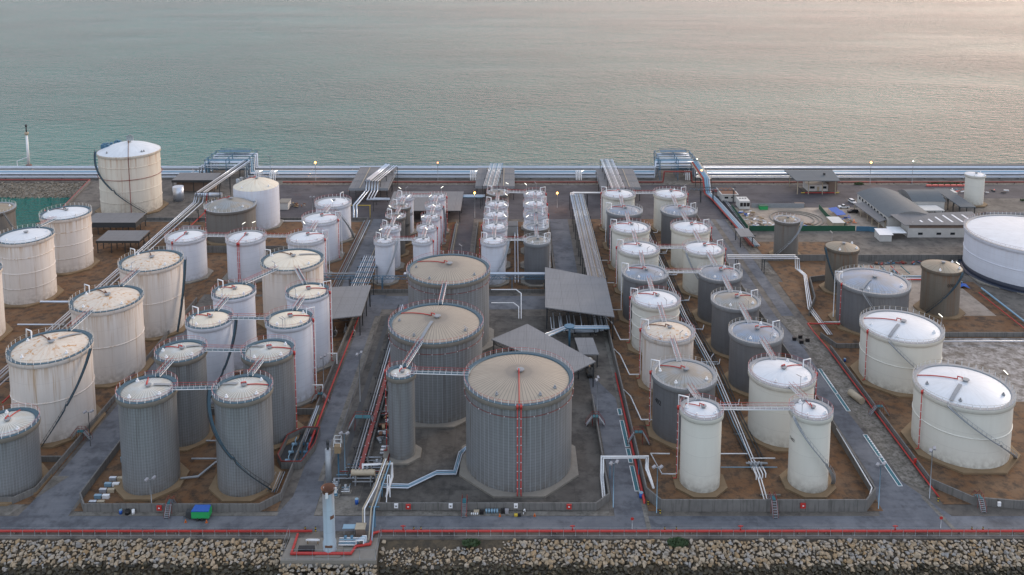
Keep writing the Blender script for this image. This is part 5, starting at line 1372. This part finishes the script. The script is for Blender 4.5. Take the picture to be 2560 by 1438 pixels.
# ------------------------------------------------------------------ near shore details
t = thing('flare_stack','tall pale blue steel stack with a rusted open bowl on the flare platform','flare stack',(-39.5,181,.1))
M['stackpaint'] = shell_mat('stained_pale_blue_paint',(.40,.50,.58),(.30,.12,.04),.7,course=5,blotch=.3)
b = MB(); b.lathe([(1.45,.1),(1.45,2.4),(1.25,2.9),(1.25,14)],28,(-39.5,181)); b.build('column','stackpaint',t)
b = MB(); b.lathe([(1.2,13.9),(1.5,15.0),(1.55,15.0),(1.45,14.9),(1.0,13.6),(.02,13.4)],28,(-39.5,181)); b.build('bowl','rust',t)
for a in (-HP,.3,2.6): b = MB(); b.box(-39.5+1.5*cos(a)-.25,-39.5+1.5*cos(a)+.25,181+1.5*sin(a)-.2,181+1.5*sin(a)+.2,13.4,14.6); b.build('burner_bracket','white',t)
b = MB(); b.lathe([(1.27,8.2),(1.27,9.0)],10,(-39.5,181),True,-1.15,-.35); b.build('rust_patch','rust',t)
b = MB(); b.box(-40.2,-38.6,179.5,179.62,1.9,2.4); b.build('rust_patch','rust',t)
b = MB(); b.prism([(-42.2,178.9),(-36.8,178.9),(-36.8,183.2),(-42.2,183.2)],.1,.3); b.build('plinth','conc',t)
t = thing('vent_stack','slim grey steel column with a dark tip beside the west road','vent stack',(-44.3,204,0))
b = MB(); b.cyl((-44.3,204),.72,0,9.6,16); b.build('column','galv',t); b = MB(); b.cyl((-44.3,204),.3,9.6,10.8,8); b.cyl((-44.3,204),.36,10.8,11.9,8); b.build('tip','dark',t)
t = thing('caged_platform','little white caged platform on a tan box behind the slim vent column','platform',(-42.6,207.6,0))
b = MB(); b.box(-43.4,-41.9,207,208.4,6.6,8.4); b.build('box','wood',t)
b = MB()
for x in (-43.5,-41.8):
    for y in (206.9,208.5): b.tube([(x,y,8.4),(x,y,10.4)],.08,4)
for z in (9.4,10.4): b.tube([(-43.5,206.9,z),(-41.8,206.9,z),(-41.8,208.5,z),(-43.5,208.5,z)],.08,4,closed=True)
b.build('cage','white',t); b = MB(); b.tube([(-42.6,207.7,0),(-42.6,207.7,6.6)],.2,6); b.build('post','bluesteel',t)
t = thing('skid','long white pipe skid on the left of the flare platform','skid',(-43.8,183.5,.1)); b = MB(); b.tube([(-45.2,183.4,.9),(-42.2,183.4,.9)],.22,8); b.tube([(-44.9,183.4,1.05),(-42.5,183.4,1.05)],.16,8); b.build('cylinder','white',t)
for x in (-44.8,-42.6): b = MB(); b.box(x-.1,x+.1,183.2,183.6,.1,.8); b.build('leg','wood',t)
t = thing('cabinet','dark tank box behind the fence of the flare platform','cabinet',(-44.6,180.8,.1)); b = MB(); b.box(-46.2,-42.8,180.1,181.3,.1,1.2); b.build('body','black',t)
t = thing('pump_skid','light blue pump skid with pipes on the flare platform','pump skid',(-34.8,183,.1))
for k in range(5): P_run(t,'pipe',[(-37.9,182.4+k*.35,.5+k*.16),(-34+k*.3,182.4+k*.35,.5+k*.16),(-34+k*.3,182.4+k*.35,1.6),(-32.4+k*.1,182.4+k*.35,1.6),(-32.4+k*.1,182.4+k*.35,.2)],.12,'bluepipe' if k%2 else 'white')
for x in (-36.6,-35.2): b = MB(); b.cyl((x,183.9),.35,.1,1.5,10); b.build('pump','bluesteel',t)
t = thing('cabinet','grey cabinet with a pale slatted lid beside the flare platform pipes','cabinet',(-33.6,186,0)); b = MB(); b.box(-34.6,-32.7,185.4,186.6,.1,2.1); b.build('body','brick',t); b = MB(); b.box(-34.8,-32.5,185.2,187.4,2.1,2.2); b.build('lid','tan',t)
t = thing('shelter','small light blue roofed shelter beside the flare stack','shelter',(-36,186.2,0)); b = MB(); b.box(-37.6,-34.9,185.7,187.2,1.9,2.0); b.build('roof','bluepipe',t)
for x in (-37.4,-35.1): b = MB(); b.tube([(x,186.4,.1),(x,186.4,1.9)],.06,4); b.build('post','galv',t)
t = thing('pipe_rack','tall bent group of white and cream pipes crossing the front road to the flare platform','pipe rack',(-33,194,0))
for k,(x,m) in enumerate(((-31.5,'tan'),(-31.1,'white'),(-30.6,'tan'),(-29.9,'bluepipe'))): P_run(t,'pipe',[(x+.3,207,5.2),(x-.5,196,5.2),(x-1.9,188,5.2),(x-1.9,187.9,5.0),(x-1.9,187.6,.3)] if k<2 else [(x+.3,206,5.2),(x-.4,195,5.2),(x-.9,188,5.2),(x-.9,184.5-k*.3,.6)],.15,m)
P_run(t,'pipe',[(-29.2,195,.6),(-29.4,199.8,5.6),(-29.0,199.8,5.6),(-28.6,197.4,1.6)],.12,'white')
for y in (189,200): b = MB(); b.box(-32.2,-29.8,y-.1,y+.1,4.85,5.02); b.build('bracket','bluesteel',t); b = MB(); b.tube([(-30.9,y,0),(-30.9,y,4.9)],.18,6); b.build('post','bluesteel',t)
t = thing('pipe_portal','fat white pipe looping beside the horizontal vessel','pipe portal',(-31,205,0)); P_run(t,'pipe',[(-36.2,205.3,3.4),(-36.2,205.3,4.8),(-29.2,205.6,4.8),(-29.2,205.6,1.4),(-29.6,198,1.4)],.26,'white',8)
t = thing('vessel','tan horizontal vessel on a frame in the process area','vessel',(-36,204.6,0)); b = MB(); b.tube([(-38.9,204.6,3.2),(-38.5,204.6,3.2),(-33.6,204.6,3.2),(-33.2,204.6,3.2)],.7,14); b.build('shell','tan',t)
for x in (-37.9,-34.2): b = MB(); b.box(x-.12,x+.12,203.9,205.3,0,2.6); b.build('leg','galv',t)
for k in range(4): b = MB(); b.cyl((-37.8+k*.9,204.6),.14,3.8,4.4,8); b.build('nozzle','greywalk',t)
b = MB(); b.box(-38.5,-33.6,203.6,203.8,1.3,1.5); b.build('cross_bar','galv',t)
t = thing('cover_roof','curved grey green cover beside the red tray at the front','cover',(-32.4,199.6,0)); vault(t,-33.4,-30.9,195.6,203,1.4,.7,'y','shedroof'); b = MB(); b.box(-33.2,-31.1,195.8,202.8,0,1.4); b.build('wall','conc',t)
def proc(label,x,y,i):
    t = thing('pump_skid',label,'pump skid',(x,y,0),'pump skids of the process area')
    for k in range(3): P_run(t,'pipe',[(x-1.4,y+k*.5,.5+.2*k),(x+.6,y+k*.5,.5+.2*k),(x+.6,y+k*.5,1.8)],.1,('silver','bluepipe','white')[(i+k)%3])
    b = MB(); b.tube([(x-.8,y+.3,.8),(x+.5,y+.3,.8)],.35,10); b.build('motor','bluesteel' if i%2 else 'galv',t); b = MB(); b.box(x-1.2,x+1.0,y-.3,y+1,0.05,.3); b.build('base','conc',t)
    b = MB(); b.cyl((x-.5,y+.8),.3,.3,1.7,8); b.build('filter','galv',t)
pl = [(-42.5,203.4,'behind the slim vent column'),(-42,199.6,'nearest the front road'),(-39.4,201.2,'with a funnel shape below the vessel'),(-38,208.5,'behind the horizontal vessel, left'),(-35.4,208.8,'behind the horizontal vessel, right'),(-38.5,211.2,'beside the red cable tray'),(-33.4,211.5,'beneath the red square pipe')]
for i,(x,y,l) in enumerate(pl): proc('grey and blue pump skid '+l,x,y,i)
for k in range(9):
    m = ('silver','bluepipe','darkred','galv')[k%4]; floorpipe(PW[k]+' of the crossing process pipes behind the vessel, counted from the front',[(-43.5+k*.5,205.8+k*1.0,.9+.25*(k%3)),(-30.5-k*.3,205.8+k*1.0,.9+.25*(k%3))],.12,m,'process pipes by the vessel')
t = thing('pump_pit','dark walled pit full of blue pumps beside the west road','pump pit',(-54.8,218,0))
PP = [(-57.5,211),(-52.6,211),(-50.9,219),(-51.2,226.5),(-55.5,226.5),(-58.9,223),(-59.2,214)]
b = MB(); b.prism(PP,.09,.2); b.build('floor','dark',t)
L = PP+[PP[0]]
b = MB()
for i in range(len(PP)): b.beam((*L[i],1.0),(*L[i+1],1.0),.25,1.9)
b.build('kerb_wall','wallc',t)
b = MB(); b.tube([(*p,2.1) for p in PP],.16,5,closed=True); b.build('coping_pipe','darkred',t)
for k in range(9):
    x,y = -56.6+(k%3)*1.9,213.4+(k//3)*3.6; b = MB(); b.tube([(x-.6,y,.8),(x+.7,y,.8)],.38,10); b.tube([(x+.3,y,.8),(x+.3,y,1.9),(x+.3,y+1.5,1.9)],.1,5); b.build('pump','bluesteel' if k%3 else 'bluepipe',t)
for i,(x,y,l) in enumerate(((-57.6,228,'left'),(-55.8,227.6,'right'))): pass
t = thing('pipe_rack','two silver pipes slanting down beside the dark pump pit','pipe rack',(-53.2,228,0))
for k in range(2): P_run(t,'pipe',[(-54.4+k*.5,221,1.2),(-53.9+k*.5,236,2.8)],.14,'silver')
t = thing('railing','yellow handrail beside the slanting silver pipes','railing',(-52.8,231,0)); P_run(t,'rail',[(-52.9,227,.2),(-52.9,227.4,1.6),(-52.9,233,1.8),(-52.9,233.4,.2)],.06,'yellow',4)
# street lamps
def lampost(label,x,y,h,kind='grey',ang=0,lit=None):
    t = thing('street_lamp',label,'street lamp',(x,y,0),'street lamps'); b = MB(); b.tube([(x,y,0),(x,y,h)],.11,6); b.build('pole',{'blue':'bluepipe','grey':'galv','dark':'dark'}[kind],t)
    b = MB(); b.tube([(x-.7*cos(ang),y-.7*sin(ang),h),(x+.7*cos(ang),y+.7*sin(ang),h)],.07,5); b.build('arm','galv',t)
    for s_ in ((-1,1) if not lit else (1,)):
        b = MB(); c = (x+.8*s_*cos(ang),y+.8*s_*sin(ang),h+.2) if not lit else (x,y,h+.25)
        if lit: b.lathe([(.02,c[2]-.42),(.34,c[2]-.22),(.42,c[2]),(.34,c[2]+.22),(.02,c[2]+.42)],10,(c[0],c[1]))
        else: b.obox(c,(cos(ang+.6),sin(ang+.6),.3),(.9,.6,.4))
        b.build('lamp_head',lit or 'lampoff',t)
    if lit == 'litorange':
        L = bpy.data.lights.new('lamp_glow','POINT'); L.energy = 700; L.color = (1,.45,.15); L.shadow_soft_size = .5
        o = bpy.data.objects.new('lamp_glow',L); C.objects.link(o); o.parent = t; o.location = (0,-.8,h-.4)
lampost('blue lamp post with two heads in front of the tall bund wall corner',33.4,194.0,11.2,'blue')
lampost('blue lamp post beside the white pipe portal',23.6,196,11,'blue',.4)
lampost('blue lamp post with two heads at the right corner of the tall bund wall',85.2,195.4,11,'blue',.2)
lampost('grey lamp post with two heads beside the slanting wall at the right',98.9,199.4,12.2,'grey',.6)
lampost('dark lamp post with one head beside the nearest large rusting tank',-109.8,221,9.4,'dark',.3)
lampost('tall slim lamp post between the west road and the cable tray',-43.2,243,14.4,'grey',.9)
lampost('lamp post standing in the bund beside the cream topped tanks',-55.4,252,9,'grey',1.1)
lampost('blue post with two round blue dishes beside the slim vent column',-41.2,208.6,10.8,'blue',0)
lampost('lamp post in the middle of the bent service road behind the largest grey tank',23.6,237,10,'grey',1.2)
lampost('lamp post on the brown floor in front of the two slim cream tanks',-84,196,7,'grey',.5)
lampost('lit orange lamp by the far pipelines left of the first grey shed',-103.8,467,9.8,'grey',0,'litorange')
lampost('faint lit orange lamp by the far pipelines between the first and second grey sheds',-39.2,467,9.6,'grey',0,'litamber')
lampost('lit orange lamp by the far pipelines near the right gatehouse',186.6,459.8,11.8,'grey',0,'litorange')
lampost('pale violet lit lamp by the far pipelines above the warehouse',209,461,12,'grey',0,'lit')
lampost('lit orange lamp on the dark yard right of the columns of slim tanks',*at(1393,520)[:2],7.2,'grey',0,'litorange')
lampost('lit orange lamp at the head of the middle road',*at(1187,545)[:2],11.8,'grey',0,'litorange')
lampost('small lit white lamp on the sea wall right of the far gantry',102,488,6,'grey',0,'lit')
lampost('unlit lamp post on the dark yard beside the white domed tank',-93.5,412,8,'grey',0)
lampost('tall blue mast of floodlights by the far pipelines left of the white tanks',-128,468,13,'blue',0)
t = thing('navigation_mast','slim white mast rising from the sea wall at the far left','mast',(-269.9,494,0)); b = MB(); b.cyl((-269.9,494),1.5,-3,1.5,14); b.build('base','rust',t); b = MB(); b.cyl((-269.9,494),.8,1.5,18.5,14,.55); b.build('column','white',t); b = MB(); b.cyl((-269.9,494),.9,18.5,20,10,1.2); b.build('gallery','tan',t); b = MB(); b.cyl((-269.9,494),.35,20,23,8); b.cyl((-269.9,494),.55,23,24.4,8); b.build('lantern','dark',t)
t = thing('sea_gantry','low white davit on the sea wall beside the slim white mast','davit',(-274,490,0)); P_run(t,'arm',[(-274,490,.3),(-274,490,4.6),(-268,490,6.8)],.2,'white')
junk('pale crane like frames behind the tallest tank on the far wharf',-167,470,8,8,20,['galv','white','dark'],'scaffold',4.5)
t = thing('silo','small pale blue cylinder tank behind the tallest tank','storage tank',(-164,433,0)); b = MB(); b.cyl((-164,433),2.6,0,7,20); b.build('shell','silver',t)
t = thing('vessel','pale blue horizontal cylinder in front of the low brown shed','vessel',(-150,434,0)); b = MB(); b.tube([(-156,434,2.4),(-143,434,2.4)],1.2,14); b.build('shell','silver',t)
for x in (-154,-146): b = MB(); b.box(x-.3,x+.3,433,435,0,1.6); b.build('saddle','conc',t)
t = thing('guard_hut','small white hut on the dark yard behind the white domed tank','guard hut',(-109,420,0)); b = MB(); b.box(-111,-106.5,418,424,0,3.4); b.build('wall','wallwhite',t); b = MB(); b.box(-111.3,-106.2,417.7,424.3,3.4,3.6); b.build('roof','conc',t)
t = thing('guard_hut','small white block hut between the two columns of slim tanks','guard hut',(-1,384,0)); b = MB(); b.box(-2.6,2.2,381,387,0,4.6); b.build('wall','wallwhite',t); b = MB(); b.box(-2.8,2.4,380.8,387.2,4.6,4.8); b.build('roof','roofsheet',t)

# road side things in front
t = thing('trailer','bright green compressor trailer with blue top parked by the grey tanks','trailer',(-70.5,191.7,0))
b = MB(); b.box(-73,-69,191,193.2,.7,2.3); b.build('body','green',t); b = MB(); b.poly3([(-73,191,2.45),(-69,191,2.45),(-69.2,193.2,2.6),(-72.8,193.2,2.6)],.2); b.build('lid','blue',t)
for x in (-71.6,-70.6): b = MB(); b.tube([(x,190.9,.4),(x,191.15,.4)],.38,12); b.build('wheel','tyre',t)
b = MB(); b.tube([(-73,192,.6),(-75.2,192,.4)],.08,5); b.build('drawbar','dark',t); b = MB(); b.box(-74.4,-73.1,191.4,192.8,.5,1.9); b.build('toolbox','dark',t)
def cone(label,x,y): t = thing('traffic_cone',label,'traffic cone',(x,y,.05),'traffic cones by the front road'); b = MB(); b.cyl((x,y),.22,.1,.75,10,.04); b.build('body','orange',t); b = MB(); b.box(x-.25,x+.25,y-.25,y+.25,.05,.1); b.build('base','orange',t)
for x,y,l in ((-69.4,190.5,'beside the green trailer'),(-74.2,190.6,'left of the green trailer'),(-10.6,192.8,'left of the bottles and boxes'),(-2.8,192.7,'below the bottles and boxes'),(5.2,192.8,'right of the person')): cone('orange traffic cone '+l,x,y)
def bollard(label,x,y): t = thing('bollard',label,'bollard',(x,y,.03),'striped bollards'); b = MB(); b.cyl((x,y),.16,.03,.35,8); b.cyl((x,y),.17,.7,.95,8); b.build('band','yellow',t); b = MB(); b.cyl((x,y),.165,.35,.7,8); b.cyl((x,y),.165,.95,1.1,8); b.build('post','black',t)
for x,l in ((-46.3,'at the end of the left shore pipe'),(-44.0,'between the left shore pipe and the flare stack'),(-22,'right of the flare platform, first'),(-20.4,'right of the flare platform, second'),(34.2,'below the middle service road, first'),(36.8,'below the middle service road, second'),(103,'at the right, first'),(105.5,'at the right, second')): bollard('black and yellow bollard '+l,x,187.6)
for x,y,l in ((34.2,196.6-2.8,'at the foot of the blue lamp post'),(31.9,197,'at the end of the red corridor pipe'),(100.4,198.2,'at the end of the slanting wall pipe')): bollard('black and yellow bollard '+l,x,y)
def sign(label,x,y,face='red',h=2.2):
    t = thing('road_sign',label,'road sign',(x,y,0),'round signs on the front road'); b = MB(); b.tube([(x,y,0),(x,y,h)],.05,5); b.build('pole','white',t); b = MB(); b.tube([(x,y-.02,h+.3),(x,y+.04,h+.3)],.38,16); b.build('disc',face,t)
sign('round red sign on the front road below the middle service road',27,188.3); sign('round red sign on the front road at the right',96.5,188.6)
def wallbox(label,x,y,z,mat,w_=1.0,h=1.1,mark=True):
    t = thing('wall_cabinet',label,'wall cabinet',(x,y,z),'cabinets and signs on the bund walls'); b = MB(); b.box(x-w_/2,x+w_/2,y-.35,y-.01,z,z+h); b.build('box',mat,t)
    if mark: b = MB(); b.box(x-.18,x+.18,y-.37,y-.351,z+h*.4,z+h*.65); b.build('mark','white' if mat=='red' else 'black',t)
for x,l in ((-81.4,'in front of the grey clad tanks'),(-24,'at its left end in front of the wide grey tanks'),(13.2,'at its right end in front of the wide grey tanks')): wallbox('red cabinet on the wall '+l,x,194.1 if x<-50 else 194.6,.7,'red',1.15,1.15)
wallbox('red cabinet on the tall bund wall below the near right cream tank',67.2,194.3,1.1,'red',1.2,1.2)
for x,l in ((-26.8,'beside the left red cabinet'),(.9,'under the red riser of the largest grey tank'),(-14.2,'beside the rusty crossover stairs')): wallbox('white sign with a black mark '+l,x,194.68,.9,'white',.9,1.0)
wallbox('white sign beside the crossover stairs at the near right corner',113,195.2,1.0,'white',.7,1.0,False)
wallbox('red fire box on the slanting wall at the right',100.9,212,1.1,'red',.7,1.2,False)
def drum(label,x,y,mat,g='drums and bins',h=1.0,r=.35): t = thing('drum',label,'drum',(x,y,.05),g); b = MB(); b.cyl((x,y),r,.05,h,12); b.build('body',mat,t); b = MB(); b.cyl((x,y),r*1.05,h,h+.06,12); b.build('lid','bluepipe' if mat=='blue' else mat,t)
drum('blue drum at the end of the teal channel cover beside the middle service road',30.6,199.6,'blue',h=1.3,r=.5)
drum('blue drum on the concrete slab beside the cream pipes',-36.4,197.2,'blue',h=1.3,r=.42)
drum('dark blue drum against the wall of the grey clad tanks',-90.2,193.6,'blue'); drum('black drum against the wall of the grey clad tanks',-88.6,193.5,'black',r=.55)
drum('white box drum against the wall of the grey clad tanks',-87.3,193.6,'white')
drum('blue drum on the brown floor beside the upper slanting wall',103.4,267,'blue')
for i in range(5): drum(PW[i]+' blue water bottle in the row below the largest grey tank',-5.9+i*.62,193.9,'bluepipe','bottles and boxes by the front road',.9,.24)
for i in range(4): drum(PW[i]+' small white can in the row below the largest grey tank',-9.3+i*.45,193.3,'white','bottles and boxes by the front road',.4,.16)
def crate(label,x,y,mat,w_=.9,h=.8,g='bottles and boxes by the front road'): b = MB(); b.box(x-w_/2,x+w_/2,y-.35,y+.35,.06,h); b.box(x-w_/2-.03,x+w_/2+.03,y-.38,y+.38,h,h+.05); tag(b.build('crate',mat),label,'crate',g)
crate('pale yellow crate beside the black bag below the largest grey tank',-8.2,193.9,'tan',1.2,.6); crate('black crate left of the blue bottles',-7.0,193.6,'black',.9,.8); crate('black crate right of the blue bottles',-2.1,193.9,'black',.8,.9); crate('white and black crate at the right end of the bottles',-1.2,193.9,'lampoff',.8,.9)
for i in range(10): 
    r_,c_ = divmod(i,2); crate('pale blue wrapped pallet in the %s column, %s from the shore'%(('left','right')[c_],PW[r_]),-98.2+c_*1.9+r_*.9*.2,197+r_*2.3,('silver','white','bluepipe','tan')[(i*7)%4],1.6,.9,'wrapped pallets beside the grey clad tank')
for i,(x,y,l) in enumerate(((-98.6,214,'behind the wrapped pallets'),(-99.4,226,'on the west service road'))): crate('teal box '+l,x+1,y,'bluepipe',2.4,1.4,'teal boxes beside the grey clad tank')
for i,(x,y) in enumerate(((92.2,281.5),(93.8,279.3),(94.6,283),(96.2,280.6))): crate('black square box, %s of four on the stony verge of the east road'%PW[i],x,y,'black',1.2,1.1,'black boxes on the stony verge')
b = MB(); b.tube([(97.5,246.5,1.1),(99.0,241.5,1.1)],1.0,14); tag(b.build('lying_tank','tan'),'tan cylinder lying on the stony verge beside the slanting wall','cylinder')
for i in range(6): crate('flat pale sheet stack on the floor beside the slim column tank, %s from the back'%PW[i],-32.8+(i%2)*2.6,220.5-i*.7,('silver','galv','white')[i%3],2.2,.2,'sheet stacks by the column tank')
# worker bending by the front road
def person(x,y):
    t = thing('person','person in white and black bending over beside the yellow and black bags','person',(x,y,.06))
    bm = bmesh.new(); lay = bm.verts.layers.skin.verify()
    pts = {'pel':(0,0,.82,.15),'chest':(.32,0,1.12,.17),'neck':(.46,0,1.2,.07),'head':(.58,0,1.22,.11),'kl':(.12,.13,.46,.085),'fl':(-.05,.14,.08,.06),'tl':(.1,.14,.05,.05),'kr':(.14,-.13,.46,.085),'fr':(-.02,-.14,.08,.06),'tr':(.13,-.14,.05,.05),
      'sl':(.36,.18,1.12,.07),'el':(.42,.22,.84,.05),'hl':(.55,.18,.62,.04),'sr':(.36,-.18,1.12,.07),'er':(.42,-.22,.84,.05),'hr':(.55,-.18,.62,.04)}
    vv = {}
    for k,(a,b_,c,r) in pts.items():
        v = bm.verts.new((a,b_,c)); v[lay].radius = (r,r); v[lay].use_root = (k=='pel'); vv[k] = v
    for a,c in (('pel','chest'),('chest','neck'),('neck','head'),('pel','kl'),('kl','fl'),('fl','tl'),('pel','kr'),('kr','fr'),('fr','tr'),('chest','sl'),('sl','el'),('el','hl'),('chest','sr'),('sr','er'),('er','hr')): bm.edges.new((vv[a],vv[c]))
    me = bpy.data.meshes.new('body'); bm.to_mesh(me); bm.free(); me.materials.append(M['white'])
    o = bpy.data.objects.new('body',me); C.objects.link(o); o.parent = t
    o.modifiers.new('skin','SKIN'); sb = o.modifiers.new('sub','SUBSURF'); sb.levels = 1; sb.render_levels = 1
    b = MB(); b.box(x-.16,x+.12,y-.2,y+.2,.62,.98); b.build('trousers','black',t)
    b = MB(); b.lathe([(.13,1.24),(.13,1.34),(.02,1.44)],10,(x+.58,y)); b.build('hair','black',t)
person(2.6,193.5)
for i,(x,m) in enumerate(((.9,'yellow'),(1.7,'black'))): crate(('yellow','black')[i]+' bag on the ground beside the bending person',x,192.9,m,.7,.35,'bags beside the person')
# writing on two tanks
def wall_text(key, s, ang, z, size, mat='black'):
    X,Y,Rr,H = T[key]; t = [o for o in C.objects if o.name.startswith('storage_tank') and abs(o.location.x-X)<.01 and abs(o.location.y-Y)<.01][0]
    cu = bpy.data.curves.new('number','FONT'); cu.body = s; cu.size = size; cu.align_x = 'CENTER'; cu.extrude = .01
    o = bpy.data.objects.new('number_tmp',cu); C.objects.link(o); dg = bpy.context.evaluated_depsgraph_get()
    me = bpy.data.meshes.new_from_object(o.evaluated_get(dg)); C.objects.unlink(o); bpy.data.objects.remove(o)
    rr = Rr-.4
    for v in me.vertices:
        a = ang+v.co.x/rr; q = rr+.06+v.co.z; v.co = Vector((q*cos(a), q*sin(a), z+v.co.y))
    me.materials.clear(); me.materials.append(M[mat]); n = bpy.data.objects.new('number',me); C.objects.link(n); n.parent = t
wall_text('R5','0301',-1.45,11.2,1.5); wall_text('E8','402',-2.7,9.5,1.8); wall_text('A1','1202',-.75,8.5,1.6); wall_text('A2','1204',-.75,8.0,1.6); wall_text('F9','T402',-2.9,12,1.0)

junk('scattered timber and sheets around the foundation rings',126,394,20,8,34,['wood','tan','blue','white','rust'],h=.6)
junk('stacked pallets and drums beside the lean to roof',153,402,6,10,22,['wood','blue','orange','greywalk'])
junk('pipe lengths and fittings along the bund wall of the east pump row',158,349,26,3,26,['rust','galv','bluesteel','darkred'],h=.8)
junk('rusty fittings beside the far red pipe, right of the gatehouse',236,447,30,6,34,['rust','pink','white','bluesteel','dark'],h=1.2)

for o in bpy.data.objects:
    if '_b' in o: del o['_b']
